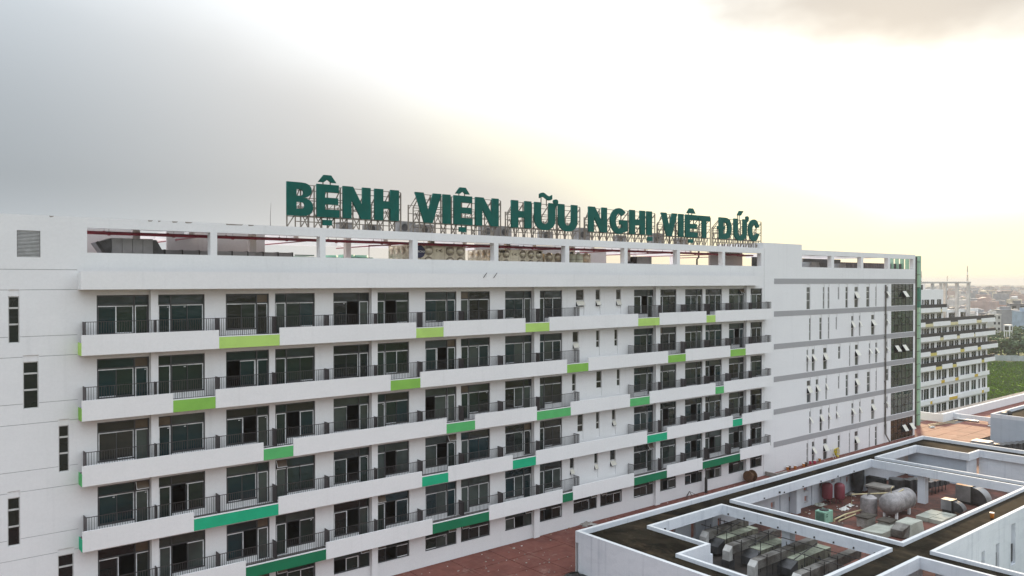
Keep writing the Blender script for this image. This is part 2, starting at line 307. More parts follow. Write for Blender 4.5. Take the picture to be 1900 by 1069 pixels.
# ------------------------------------------------------------------ mesh helpers
WORLD = {}
def wloc(o): return WORLD.get(o.name, Vector((0, 0, 0))) if o is not None else Vector((0, 0, 0))
class MB:
    def __init__(s): s.v = []; s.f = []; s.mi = []; s.ms = []
    def _m(s, m):
        if m not in s.ms: s.ms.append(m)
        return s.ms.index(m)
    def poly(s, pts, m):
        i = len(s.v); s.v += [tuple(p) for p in pts]; s.f.append(tuple(range(i, i + len(pts)))); s.mi.append(s._m(m))
    def box(s, x0, x1, y0, y1, z0, z1, m, top=None):
        if x0 > x1: x0, x1 = x1, x0
        if y0 > y1: y0, y1 = y1, y0
        if z0 > z1: z0, z1 = z1, z0
        i = len(s.v)
        s.v += [(x0, y0, z0), (x1, y0, z0), (x1, y1, z0), (x0, y1, z0), (x0, y0, z1), (x1, y0, z1), (x1, y1, z1), (x0, y1, z1)]
        F = [(3, 2, 1, 0), (4, 5, 6, 7), (0, 1, 5, 4), (1, 2, 6, 5), (2, 3, 7, 6), (3, 0, 4, 7)]
        for k, q in enumerate(F):
            s.f.append(tuple(i + a for a in q)); s.mi.append(s._m(top if (top and k == 1) else m))
    def hexa(s, p, m):
        i = len(s.v); s.v += [tuple(a) for a in p]
        for q in [(3, 2, 1, 0), (4, 5, 6, 7), (0, 1, 5, 4), (1, 2, 6, 5), (2, 3, 7, 6), (3, 0, 4, 7)]:
            s.f.append(tuple(i + a for a in q)); s.mi.append(s._m(m))
    def bar(s, a, b, w, m, up=(0, 0, 1)):
        a = Vector(a); b = Vector(b); d = (b - a)
        if d.length < 1e-6: return
        d.normalize(); u = Vector(up)
        if abs(d.dot(u)) > 0.95: u = Vector((1, 0, 0))
        x = d.cross(u).normalized() * w / 2; y = d.cross(x).normalized() * w / 2
        s.hexa([a - x - y, a + x - y, a + x + y, a - x + y, b - x - y, b + x - y, b + x + y, b - x + y], m)
    def tube(s, pts, r, m, n=8, cap=True):
        pts = [Vector(p) for p in pts]; rings = []
        for k, p in enumerate(pts):
            d = (pts[min(k + 1, len(pts) - 1)] - pts[max(k - 1, 0)]).normalized()
            u = Vector((0, 0, 1)) if abs(d.z) < 0.9 else Vector((1, 0, 0))
            x = d.cross(u).normalized(); y = x.cross(d).normalized()
            rr = r[k] if isinstance(r, (list, tuple)) else r
            i = len(s.v)
            for j in range(n):
                t = 2 * math.pi * j / n; s.v.append(tuple(p + x * math.cos(t) * rr + y * math.sin(t) * rr))
            rings.append(i)
        for a, b in zip(rings, rings[1:]):
            for j in range(n):
                s.f.append((a + j, a + (j + 1) % n, b + (j + 1) % n, b + j)); s.mi.append(s._m(m))
        if cap:
            s.f.append(tuple(rings[0] + j for j in reversed(range(n)))); s.mi.append(s._m(m))
            s.f.append(tuple(rings[-1] + j for j in range(n))); s.mi.append(s._m(m))
    def lathe(s, prof, c, m, n=20, axis='Z'):
        c = Vector(c); rings = []
        for r, h in prof:
            i = len(s.v)
            for j in range(n):
                t = 2 * math.pi * j / n
                if axis == 'Z': q = (r * math.cos(t), r * math.sin(t), h)
                elif axis == 'X': q = (h, r * math.cos(t), r * math.sin(t))
                else: q = (r * math.cos(t), -h, r * math.sin(t))
                s.v.append(tuple(c + Vector(q)))
            rings.append(i)
        for a, b in zip(rings, rings[1:]):
            for j in range(n):
                s.f.append((a + j, a + (j + 1) % n, b + (j + 1) % n, b + j)); s.mi.append(s._m(m))
        s.f.append(tuple(rings[0] + j for j in reversed(range(n)))); s.mi.append(s._m(m))
        s.f.append(tuple(rings[-1] + j for j in range(n))); s.mi.append(s._m(m))
    def prism(s, pts, y0, y1, m):
        """polygon in XZ extruded along Y"""
        n = len(pts); i = len(s.v)
        s.v += [(x, y0, z) for x, z in pts] + [(x, y1, z) for x, z in pts]
        s.f.append(tuple(i + k for k in range(n))); s.mi.append(s._m(m))
        s.f.append(tuple(i + n + k for k in reversed(range(n)))); s.mi.append(s._m(m))
        for k in range(n):
            a, b = i + k, i + (k + 1) % n
            s.f.append((a, i + n + k, i + n + (k + 1) % n, b)); s.mi.append(s._m(m))
    def mesh(s, name, off=Vector((0, 0, 0)), smooth=False, fix=True):
        me = bpy.data.meshes.new(name)
        me.from_pydata([(a[0] - off.x, a[1] - off.y, a[2] - off.z) for a in s.v], [], s.f)
        for m in s.ms: me.materials.append(MATS[m])
        me.polygons.foreach_set('material_index', s.mi)
        me.update()
        if fix:
            bm = bmesh.new(); bm.from_mesh(me)
            bmesh.ops.recalc_face_normals(bm, faces=bm.faces); bm.to_mesh(me); bm.free()
        if smooth:
            me.polygons.foreach_set('use_smooth', [True] * len(me.polygons))
            try: me.set_sharp_from_angle(angle=R(38))
            except Exception: pass
        return me
    def build(s, name, parent=None, smooth=False, fix=True, **tags):
        off = wloc(parent)
        me = s.mesh(name, off, smooth, fix)
        o = bpy.data.objects.new(name, me); COL.objects.link(o)
        if parent is not None:
            o.parent = parent; WORLD[o.name] = off.copy()
        for k, v in tags.items(): o[k] = v
        return o
def inst(name, me, loc, parent=None, rot=(0, 0, 0), scale=(1, 1, 1), **tags):
    o = bpy.data.objects.new(name, me); COL.objects.link(o)
    loc = Vector(loc)
    if parent is not None:
        o.parent = parent; o.location = loc - wloc(parent)
    else: o.location = loc
    WORLD[o.name] = loc.copy()
    o.rotation_euler = rot; o.scale = scale
    for k, v in tags.items(): o[k] = v
    return o
def thing(name, loc, label, cat, group=None, rotz=0.0):
    o = bpy.data.objects.new(name, None); COL.objects.link(o); o.empty_display_size = 0.3
    o.location = loc; o.rotation_euler = (0, 0, rotz); WORLD[o.name] = Vector(loc)
    o['label'] = label; o['category'] = cat
    if group: o['group'] = group
    return o
def tag(o, label, cat, group=None):
    o['label'] = label; o['category'] = cat
    if group: o['group'] = group
    return o
def solo(mb, name, label, cat, base, group=None, smooth=False):
    """a thing that is a single mesh with its origin at its base"""
    me = mb.mesh(name, Vector(base), smooth)
    o = bpy.data.objects.new(name, me); COL.objects.link(o); o.location = base; WORLD[o.name] = Vector(base)
    return tag(o, label, cat, group)
def ground(px, py, Z=0.0):
    d = pixdir(px, py); t = (Z - ZC) / d.z
    return Vector((d.x * t, d.y * t, Z))
def fx(px, Y, py=540):
    d = pixdir(px, py); return d.x * Y / d.y

def strip(px, py, ymax=49.0):
    """a spot on the terrace strip in front of the hospital wall"""
    p = ground(px, py)
    if p.y > ymax: p = Vector((p.x * ymax / p.y, ymax, 0))
    return p
def holed(mb, x0, x1, z0, z1, Y, holes, m, back=None):
    """facade sheet at y=Y facing -Y with rectangular holes (hx0,hx1,hz0,hz1,depth,back_material|None)"""
    hs = [h for h in holes if h[1] > x0 and h[0] < x1 and h[3] > z0 and h[2] < z1]
    zs = sorted({z0, z1} | {min(max(q, z0), z1) for h in hs for q in (h[2], h[3])})
    for a, b in zip(zs, zs[1:]):
        if b - a < 1e-5: continue
        zc = (a + b) / 2
        row = sorted([(max(h[0], x0), min(h[1], x1)) for h in hs if h[2] < zc < h[3]])
        x = x0
        for p, q in row:
            if p > x + 1e-5: mb.poly([(x, Y, a), (p, Y, a), (p, Y, b), (x, Y, b)], m)
            x = max(x, q)
        if x1 > x + 1e-5: mb.poly([(x, Y, a), (x1, Y, a), (x1, Y, b), (x, Y, b)], m)
    for h in hs:
        a, b, c, d, dep, bk = h
        if dep <= 0: continue
        mb.poly([(a, Y, c), (a, Y, d), (a, Y + dep, d), (a, Y + dep, c)], m)
        mb.poly([(b, Y, d), (b, Y, c), (b, Y + dep, c), (b, Y + dep, d)], m)
        mb.poly([(a, Y, d), (b, Y, d), (b, Y + dep, d), (a, Y + dep, d)], m)
        mb.poly([(a, Y, c), (a, Y + dep, c), (b, Y + dep, c), (b, Y, c)], m)
        if bk: mb.poly([(a, Y + dep, c), (b, Y + dep, c), (b, Y + dep, d), (a, Y + dep, d)], bk)

W, D = 49.5, 48.64
ZB = [16.99 - 3.6 * i for i in range(5)]            # undersides of the five balcony bands
FL = [z + 0.70 for z in ZB]                         # balcony / room floors
GL = -13.0                                          # natural ground

# ================================================================== SETTING
mb = MB(); mb.poly([(-3500, -3500, GL), (7500, -3500, GL), (7500, 7500, GL), (-3500, 7500, GL)], 'land')
g = mb.build('ground', fix=False); g['kind'] = 'structure'
mb = MB()
fp = [ground(px, py, GL) for px, py in ((1790, 760), (2050, 800), (2050, 676), (1790, 671))]
mb.poly([(p.x, p.y, GL + 0.02) for p in fp], 'field')
o = mb.build('grass_field', fix=False); o['kind'] = 'structure'
mb = MB()
for k in range(5200):                                # rough tussocks so that the field has relief
    u, v = random.random(), random.random()
    p = fp[0].lerp(fp[1], u).lerp(fp[3].lerp(fp[2], u), v)
    r = random.uniform(0.4, 1.3); h = random.uniform(0.25, 0.9); t = random.uniform(0, 3.1)
    c, s_ = math.cos(t) * r, math.sin(t) * r
    mb.poly([(p.x - c, p.y - s_, GL), (p.x + c, p.y + s_, GL), (p.x + c * .5, p.y + s_ * .5 + .3, GL + h)], 'field')
    mb.poly([(p.x + s_, p.y - c, GL), (p.x - s_, p.y + c, GL), (p.x - s_ * .4, p.y + c * .4, GL + h * .8)], 'leaf_c')
o = mb.build('grass', fix=False); o['kind'] = 'stuff'

# red tiled terrace: slabs between recessed expansion joints, each slab its own piece
ter = bpy.data.objects.new('terrace', None); COL.objects.link(ter); ter['kind'] = 'structure'
WORLD['terrace'] = Vector((0, 0, 0))
mb = MB(); mb.box(-12, 39.9, 20, W - .02, -12.98, -0.10, 'floor_slab'); mb.box(39.9, 96.5, 41.75, W - .02, -12.98, -0.10, 'floor_slab')
mb.box(96.5, 175, 42.6, W - .02, -12.98, -0.10, 'floor_slab'); mb.box(112.0, 175, W - .02, 56, -12.98, -0.10, 'floor_slab'); mb.build('terrace_base', ter)
big = MB()
def pave(xs, ys, single):
    for x0, x1 in zip(xs, xs[1:]):
        for y0, y1 in zip(ys, ys[1:]):
            if y1 - y0 < .1: continue
            t = MB() if single else big
            t.box(x0 + .028, x1 - .028, y0 + .028, y1 - .028, -0.095, random.uniform(-0.008, 0.006), 'terracotta')
            if single: t.build('paving_slab', ter)
pave([20 + 3.6 * k for k in range(6)] + [39.95], [34.8, 37.2, 39.6, 41.9, 44.3, 46.7, W - .02], True)
pave([39.95 + 3.77 * k for k in range(16)], [41.76, 44.3, 46.7, W - .02], True)
pave([96.5 + 3.25 * k for k in range(11)], [42.62, 44.9, 47.2, W - .02], True)
pave([112.0 + 3.25 * k for k in range(5)], [W - .02, 51.2, 53.5], True)
pave([-12 + 4 * k for k in range(9)], [20 + 2.46 * k for k in range(13)], False)
pave([20, 26, 32, 39.95], [20, 25, 30, 34.8], False)
pave([129 + 4.6 * k for k in range(11)], [42.62, 45, 47.2, W - .02, 51.2], False)
o = big.build('paving', ter); o['kind'] = 'stuff'

# ================================================================== HOSPITAL MAIN BUILDING
H = thing('hospital_building', (45.0, W, 0.0), 'long white hospital block with stepped balconies, green panels and open roof frame', 'building')

half = [(10.33, 13.11), (13.56, 16.30), (17.59, 20.36), (20.76, 23.53), (24.87, 27.64), (28.15, 30.88), (32.26, 35.08), (35.49, 38.30),
        (39.82, 42.66), (43.30, 46.02), (55.00, 57.74), (58.40, 61.05), (62.38, 65.11), (65.58, 68.29), (69.50, 72.20), (72.95, 75.45)]
WH = 2.60
holes = []
for i in range(5):
    for a, b in half: holes.append((a, b, FL[i], FL[i] + WH, 0.13, None))
LOWZ0, LOWZ1 = 1.08, 2.58
low_extra = [(fx(1063, W + .1), fx(1106.5, W + .1)), (fx(1112.7, W + .1), fx(1153, W + .1))]      # under the stair bay
for a, b in half + low_extra: holes.append((a, b, LOWZ0, LOWZ1, 0.13, None))

slits = []       # (x0, x1, z_recess_bottom, z_window_bottom, z_window_top, z_recess_top, [cuts], open index, kind)
stair_px = [[(1068, 1083, 1), (1104.5, 1113, 1), (1142.5, 1151.5, 1)], [(1062, 1072.7, 1), (1105.5, 1112, 0), (1139.5, 1145.5, 0)],
            [(1061, 1068, 0), (1106, 1116, 0), (1144, 1150, 0)], [(1071, 1081.6, 0), (1105.5, 1112, 0), (1135, 1141.8, 1)],
            [(1057, 1064.8, 1), (1102.4, 1109, 1), (1131.7, 1141.9, 1)]]
for i, row in enumerate(stair_px):
    for a, b, op in row:
        slits.append((fx(a, W + .05), fx(b, W + .05), FL[i] + 0.45, FL[i] + 1.16, FL[i] + 2.66, FL[i] + 2.66, [0.62], 1 if op else None, 'stair'))
for x0, x1, zt, zb in ((6.09, 6.60, 20.28, 17.79), (6.75, 7.47, 16.75, 14.23), (8.41, 8.92, 13.14, 10.59), (6.01, 6.58, 9.56, 7.0), (8.35, 9.12, 6.0, 3.4), (3.2, 3.9, 20.28, 17.79), (2.6, 3.1, 13.1, 10.6)):
    slits.append((x0, x1, zb, zb, zt, zt + 0.36, [0.25, 0.60], None, 'left'))
GZ = [21.36 - 3.6 * i for i in range(7)]             # tops of the grey stripes on the right block
k1 = lambda x: 1400 + x / 4.859
right_rows = [
    [(466, 500, 3, 0), (613, 628, 3, 0), (657, 673, 3, 0), (748, 761, 2, 0), (817, 840, 3, 0), (898, 932, 3, 1), (1005, 1035, 3, 0), (1087, 1098, 3, 0), (1188, 1203, 2, 1)],
    [(490, 506, 3, 0), (583, 606, 3, 0), (660, 673, 3, 0), (730, 742, 2, 0), (870, 891, 3, 1), (940, 952, 3, 1), (1050, 1080, 3, 1), (1186, 1197, 2, 1)],
    [(468, 483, 3, 1), (516, 541, 3, 1), (618, 652, 3, 1), (753, 774, 2, 0), (852, 863, 3, 0), (904, 935, 3, 1), (1030, 1043, 3, 1), (1088, 1106, 3, 1), (1187, 1198, 2, 1)],
    [(471, 506, 3, 1), (552, 576, 3, 1), (640, 653, 3, 1), (753, 766, 2, 0), (822, 845, 3, 0), (905, 935, 3, 1), (1013, 1043, 3, 0), (1092, 1103, 3, 0), (1188, 1208, 2, 0)],
    [(495, 509, 3, 1), (588, 611, 3, 1), (665, 678, 3, 1), (735, 748, 2, 1), (875, 894, 3, 1), (945, 957, 3, 1), (1053, 1081, 3, 1), (1190, 1201, 2, 1)],
    [(471, 486, 3, 0), (519, 543, 3, 1), (621, 656, 3, 1), (753, 774, 2, 0), (853, 864, 3, 0), (904, 935, 3, 1), (1033, 1043, 3, 0), (1088, 1108, 3, 0), (1187, 1196, 2, 0)]]
for i, row in enumerate(right_rows):
    for a, b, n, op in row:
        zt = GZ[i] - 0.62 - 0.36; zlow = GZ[i + 1] + 0.04
        x0, x1 = fx(k1(a), W + .05), fx(k1(b), W + .05)
        if n == 3: slits.append((x0, x1, zlow, zlow, zt, zt + 0.32, [0.24, 0.60], 1 if op else None, 'right'))
        else: slits.append((x0, x1, zlow + 1.05, zlow + 1.05, zt, zt + 0.32, [0.42], 1 if op else None, 'right'))
for s in slits: holes.append((s[0], s[1], s[2], s[5], 0.10, None))

# curtain windows at the right end
CX0, CX1 = fx(1653, W + .05), fx(1694.3, W + .05)
curt = [(GZ[i + 1] + 0.05, GZ[i] - 0.62 - 0.05) for i in range(6)]
for a, b in curt: holes.append((CX0, CX1, a, b, 0.10, None))
# louvre
holes.append((6.50, 7.59, 22.38, 23.80, 0.12, None))
# roof frame openings
colx = [9.86, 16.66, 17.07, 23.90, 24.31, 31.19, 31.62, 38.71, 39.14, 46.37, 46.83, 53.71, 54.13, 61.13, 61.58, 68.37, 68.80, 75.25]
rop = [(colx[2 * k], colx[2 * k + 1]) for k in range(9)]
kr = lambda x: 1470 + x / 7.6
rop2 = [(fx(kr(a), W, 480), fx(kr(b), W, 480)) for a, b in ((132, 553), (590, 972), (1003, 1352), (1382, 1708))]
rop2[0] = (83.32, rop2[0][1])
OZ0, OZ1 = 22.68, 24.07
rholes = [(a, b, OZ0, OZ1, 0.52, None) for a, b in rop + rop2]
# joint grooves on the left wall
grooves = []
for i in range(6):
    zz = 20.62 - 3.6 * i
    grooves += [(-6, 9.36, zz - 0.015, zz + 0.015, 0.02, 'grey_stripe'), (-6, 9.36, zz + 1.08, zz + 1.11, 0.02, 'grey_stripe')]
# vertical movement joint between the balcony part and the right block
vj = [(75.78, 75.83, 0.02, 24.6, 0.03, 'grey_stripe')]
allh = holes + rholes
def not_hit(gr):
    return not any(h[0] < gr[1] and h[1] > gr[0] and h[2] < gr[3] and h[3] > gr[2] for h in allh)
pieces = []
for gq in grooves:                                   # cut the horizontal grooves round the slit windows
    xsp = sorted([(h[0] - .02, h[1] + .02) for h in allh if h[2] < gq[3] and h[3] > gq[2] and h[0] < gq[1]])
    x = gq[0]
    for a, b in xsp:
        if a > x: pieces.append((x, min(a, gq[1]), *gq[2:]))
        x = max(x, b)
    if x < gq[1]: pieces.append((x, gq[1], *gq[2:]))
mb = MB()
allholes = allh + pieces + vj
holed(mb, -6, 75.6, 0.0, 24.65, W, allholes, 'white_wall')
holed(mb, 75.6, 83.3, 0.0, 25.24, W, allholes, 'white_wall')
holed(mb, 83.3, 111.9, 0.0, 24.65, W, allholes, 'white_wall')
mb.poly([(-6, W, -10), (111.9, W, -10), (111.9, W, 0), (-6, W, 0)], 'white_wall')
# rear faces of the roof frame, caps, end walls
rb = [(a, b, OZ0, OZ1, 0, None) for a, b in rop + rop2]
for x0, x1, zt in ((-6, 75.6, 24.65), (75.6, 83.3, 25.24), (83.3, 111.9, 24.65)):
    holed(mb, x0, x1, 22.0, zt, W + 0.52, rb, 'soffit')
    mb.poly([(x0, W, zt), (x1, W, zt), (x1, W + .52, zt), (x0, W + .52, zt)], 'white_wall')
mb.poly([(75.6, W, 24.65), (75.6, W, 25.24), (75.6, W + 6, 25.24), (75.6, W + 6, 24.65)], 'white_wall')
mb.poly([(83.3, W, 24.65), (83.3, W, 25.24), (83.3, W + 6, 25.24), (83.3, W + 6, 24.65)], 'white_wall')
mb.poly([(75.6, W + .52, 25.24), (83.3, W + .52, 25.24), (83.3, W + 6, 25.24), (75.6, W + 6, 25.24)], 'white_wall')
mb.poly([(111.9, W, -10), (111.9, W + 18, -10), (111.9, W + 18, 22.6), (111.9, W, 22.6)], 'white_wall')
mb.poly([(111.9, W, 22.6), (111.9, W + .52, 22.6), (111.9, W + .52, 24.65), (111.9, W, 24.65)], 'white_wall')
mb.build('wall', H, fix=False)

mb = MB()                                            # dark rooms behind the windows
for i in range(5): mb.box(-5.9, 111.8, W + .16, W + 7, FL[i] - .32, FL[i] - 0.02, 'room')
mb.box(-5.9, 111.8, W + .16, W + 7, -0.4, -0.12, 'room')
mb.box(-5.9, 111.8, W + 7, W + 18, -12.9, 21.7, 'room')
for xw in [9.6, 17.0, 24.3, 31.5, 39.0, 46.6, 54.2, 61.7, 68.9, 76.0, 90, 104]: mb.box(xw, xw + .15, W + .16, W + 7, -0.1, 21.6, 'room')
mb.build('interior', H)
mb = MB(); mb.box(-5.9, 111.8, W + 0.02, W + 18, 21.75, 22.05, 'soffit'); mb.build('roof_deck', H)
mb = MB(); mb.box(9.3, 75.4, W + .54, W + 4.2, 24.40, 24.62, 'soffit'); mb.build('roof_canopy', H)
mb = MB(); mb.box(83.4, 111.7, W + .54, W + 3.0, 24.40, 24.62, 'soffit'); mb.build('roof_canopy', H)
mb = MB(); mb.box(83.4, 104, W + 6.5, W + 6.7, 22.06, 24.0, 'black'); mb.build('plant_wall', H)  # black wall added to darken the inside of the far roof openings
for xw in (13.2, 20.5, 27.6, 34.9, 42.6, 50.2, 57.6, 64.9, 72.0):
    mb = MB(); mb.box(xw - .2, xw + .2, W + 3.0, W + 3.4, 22.06, 24.38, 'soffit'); mb.build('column', H)
for k in range(8):                                   # beams crossing the roof deck
    xw = (rop[k][1] + rop[k + 1][0]) / 2; mb = MB(); mb.box(xw - .18, xw + .18, W + 4.22, W + 12, 24.05, 24.58, 'soffit'); mb.build('roof_beam', H)
mb = MB(); mb.box(9.3, 75.4, W + 12.02, W + 12.4, 24.0, 24.6, 'soffit'); mb.build('roof_beam', H)
for xw in (9.5, 24.1, 38.9, 53.9, 68.6, 75.2):
    mb = MB(); mb.box(xw - .2, xw + .2, W + 12.05, W + 12.35, 22.06, 23.98, 'soffit'); mb.build('column', H)
for a, b, y in ((8.9, 13.6, 5.8), (15.6, 22.2, 5.2), (41.5, 52.0, 6.2), (55.0, 58.6, 7.0), (69.5, 75.3, 2.4)):   # plant-room walls on the deck
    mb = MB(); mb.box(a, b, W + y, W + y + .2, 22.06, 24.36, 'plaster_grey'); mb.build('plant_wall', H)
for y, z, r in ((1.0, 23.84, 0.078), (2.2, 23.98, 0.05)):   # red sprinkler mains under the frame
    mb = MB(); mb.tube([(9.4, W + y, z), (75.2, W + y, z)], r, 'pipe_red', 8)
    for k in range(18):
        xw = 11.2 + 3.6 * k; mb.tube([(xw - .07, W + y, z), (xw + .07, W + y, z)], r * 1.5, 'pipe_red', 8)
        mb.bar((xw, W + y, z), (xw, W + y, 24.40), .018, 'rail')
    mb.build('sprinkler_pipe', H, smooth=True)
for k in range(9):
    xw = rop[k][1] - 0.5; mb = MB(); mb.tube([(xw, W + 1.1, 23.8), (xw, W + 11, 23.8)], .045, 'pipe_red', 8); mb.build('sprinkler_branch', H)
mb = MB(); mb.tube([(29.05, W + 2.6, 22.06), (29.05, W + 2.6, 23.7), (30.9, W + 2.6, 23.78)], .05, 'pipe_red', 8); mb.build('riser_pipe', H)

for xa_, xb_ in ((13.05, 13.35), (13.6, 13.8), (14.4, 14.75), (15.15, 15.6), (17.6, 18.7), (19.0, 19.4), (8.0, 8.25)):
    mb = MB(); mb.hexa([(xa_ + .05, W - .004, 24.56), (xb_ - .08, W - .004, 24.58), (xb_ - .08, W - .001, 24.58), (xa_ + .05, W - .001, 24.56), (xa_, W - .004, 24.645), (xb_, W - .004, 24.645), (xb_, W - .001, 24.645), (xa_, W - .001, 24.645)], 'concrete'); mb.build('peeling_patch', H)
# cornice band under the roof frame
mb = MB(); mb.box(9.39, 74.2, D, D + .14, 20.62, 21.64, 'white_band'); mb.box(9.39, 74.2, D + .141, W - .003, 20.62, 21.56, 'white_band', top='moss_top'); mb.build('cornice', H)  # unseen ledge top darkened to cut the light bounced onto the wall above
for px in (899, 918):
    p = fx(px, D, 503); mb = MB(); mb.bar((p - .12, D - .02, 21.35), (p + .16, D - .1, 21.72), .035, 'black'); mb.build('drain_spout', H)
for k in (0, 4, 8, 10, 14):                          # pilasters between the window pairs of every other bay
    xa_, xb_ = half[k][1] + .02, half[k + 1][0] - .02
    mb = MB(); mb.box(xa_, xb_, W - .26, W - .002, .003, 20.60, 'white_wall'); mb.build('pilaster', H)
# balconies -------------------------------------------------------
greens = ['lime_pale', 'lime', 'leaf_green', 'jade', 'deep_green']
gname = ['pale lime green balcony panel', 'lime green balcony panel', 'leaf green balcony panel', 'jade green balcony panel', 'deep green balcony panel']
gseg_px = [[(406.5, 519.1), (772.3, 823.2), (975.1, 1019.6), (1184.2, 1224), (1310.8, 1327.7)],
           [(320.8, 399.8), (724.7, 780.2), (1052.3, 1092.1), (1239.8, 1272.7), (1355.5, 1383.9)],
           [(488.5, 544), (828.4, 881.6), (996.3, 1059.4), (1169.2, 1205.9), (1327.7, 1343.7)],
           [(358.5, 516), (782.9, 831.8), (951.5, 994.7), (1201.1, 1238.4), (1360.2, 1378.1)],
           [(454.8, 604.5), (802.3, 907.8), (1044.1, 1063.6), (1177, 1238.2), (1304.2, 1374.2)]]
XR = 76.1
for i in range(5):
    zb = ZB[i]; xe = XR if i < 4 else 75.75
    gs = [(fx(a, D, 600), fx(b, D, 600)) for a, b in gseg_px[i]]
    mb = MB(); mb.box(9.42, xe, D + .11, W - .003, zb, zb + .66, 'white_band', top='floor_slab'); mb.build('balcony_slab', H)
    mb = MB(); mb.box(9.372, 9.39, D + .0, W - .01, zb + .0, zb + .70, greens[i]); mb.build('end_panel', H, label=gname[i].replace('balcony panel', 'end panel of the balcony'))
    x = 9.39
    for a, b in gs + [(xe, xe)]:
        if a - x > .05:
            mb = MB(); mb.box(x, a, D, D + .10, zb, zb + 1.13, 'white_band'); mb.build('balcony_parapet', H)
        if b > a:
            mb = MB(); mb.box(a + .004, b - .004, D + .012, D + .10, zb + .003, zb + .70, greens[i])
            mb.box(a + .004, b - .004, D + .012, D + .14, zb + .701, zb + .745, 'white_band')
            mb.build('balcony_panel', H, label=gname[i])
        x = b
# railings and dividers
div_x = [9.62]
for k in range(0, 10): div_x.append(half[k][1] + 0.20 if k % 2 == 0 else (half[k][1] + half[k + 1][0]) / 2 if k < 9 else 47.35)
lx = [9.62] + [round(q, 3) for q in div_x[1:]]
rx = [54.2] + [ (half[k][1] + half[k + 1][0]) / 2 for k in range(10, 15)] + [XR - .05]
def rail_run(xa, xb, z0, z1, y, end=False):
    mb = MB()
    n = max(2, int(round((xb - xa) / 0.130)))
    for k in range(n + 1):
        xx = xa + (xb - xa) * k / n; w = .019 if k % 11 else .034
        mb.box(xx - w / 2, xx + w / 2, y - .011, y + .011, z0, z1, 'rail')
    mb.box(xa, xb, y - .022, y + .022, z1, z1 + .035, 'rail'); mb.box(xa, xb, y - .015, y + .015, z0 + .02, z0 + .045, 'rail')
    return mb
def rail_side(mb, x, z0, z1, y0, y1):
    for k in range(8):
        yy = y0 + (y1 - y0) * k / 7; mb.box(x - .013, x + .013, yy - .013, yy + .013, z0, z1, 'rail')
    mb.box(x - .02, x + .02, y0, y1, z1, z1 + .035, 'rail')
dm = MB()
for k in range(5): dm.box(-.016, .016, .02 + .155 * k, .02 + .155 * k + .125, 0.05, 1.10, 'divider')
dm.box(-.02, .02, 0, .79, 1.10, 1.135, 'rail'); dm.box(-.02, .02, 0, .79, 0.02, 0.05, 'rail'); dm.box(-.022, .022, -.03, .0, 0.0, 1.16, 'rail')
div_me = dm.mesh('divider_panel')
nd = 0
for i in range(5):
    z0, z1 = FL[i] + .05, ZB[i] + 1.82
    for grp in (lx, rx):
        for a, b in zip(grp, grp[1:]):
            mb = rail_run(a, b, z0, z1, D + .16)
            if grp is lx and b == lx[-1]: rail_side(mb, b, z0, z1, D + .16, W - .03)
            if grp is rx and a == rx[0]: rail_side(mb, a, z0, z1, D + .16, W - .03)
            if grp is rx and b == rx[-1]: rail_side(mb, b, z0, z1, D + .16, W - .03)
            mb.build('railing', H)
        for x in grp[(0 if grp is lx else 1):-1]:
            inst('divider_panel', div_me, (x, D + .19, FL[i] + .0), H)

# windows ----------------------------------------------------------
def mirror_pts(mb, w):
    mb.v = [(w - x, y, z) for x, y, z in mb.v]
def pane_mesh(w, h, m, key={}):
    k = (round(w, 2), round(h, 2), m)
    if k not in key:
        b = MB(); b.box(0, w, -.006, .006, 0, h, m); key[k] = b.mesh('pane')
    return key[k]
frame_cache = {}
def frame_mesh(w, flip, low):
    k = (round(w, 2), flip, low)
    if k in frame_cache: return frame_cache[k]
    b = MB(); F = 'frame_dark'; h = LOWZ1 - LOWZ0 if low else WH
    t = 0.075; y0, y1 = -.05, .05
    zt = 0.92 if low else 1.99
    wm = w * 0.70
    b.box(0, t, y0, y1, 0, h, F); b.box(w - t, w, y0, y1, 0, h, F)
    b.box(t, w - t, y0, y1, h - t, h, F); b.box(t, w - t, y0, y1, zt, zt + .07, F)
    b.box(wm, wm + .08, y0, y1, .003 if not low else t, zt, F); b.box(wm, wm + .08, y0, y1, zt + .07, h - t, F)
    sl_ = t if low else .40
    b.box(t, wm, y0, y1, sl_ - .07, sl_, F)
    if low: b.box(wm + .08, w - t, y0, y1, 0.005, t, F)
    if not low:
        b.box(.004, wm, -.09, .06, 0.002, sl_ - .072, 'white_wall')
    if flip: mirror_pts(b, w)
    frame_cache[k] = b.mesh('window'); return frame_cache[k]
sash_cache = {}
def sash_mesh(w, h, film):
    k = (round(w, 2), round(h, 2), film)
    if k in sash_cache: return sash_cache[k]
    b = MB(); t = .05
    b.box(0, t, -.016, .016, 0, h, 'frame_dark'); b.box(w - t, w, -.016, .016, 0, h, 'frame_dark')
    b.box(t, w - t, -.016, .016, h - t, h, 'frame_dark'); b.box(t, w - t, -.016, .016, 0, t, 'frame_dark')
    fw = .052
    if film & 1: b.box(0.003, w - .003, -.024, -.017, h - fw - .004, h - .004, 'film')
    if film & 2: b.box(0.0, fw, -.024, -.017, 0.01, h - fw - .01, 'film')
    if film & 4: b.box(w - fw, w, -.024, -.017, 0.01, h - fw - .01, 'film')
    if film & 8: b.box(fw + .01, w - fw - .01, -.024, -.017, 0.006, fw, 'film')
    if film & 16: b.box(w * .75, w * .87, -.024, -.017, h - .16, h - .12, 'film')
    sash_cache[k] = b.mesh('sash'); return sash_cache[k]
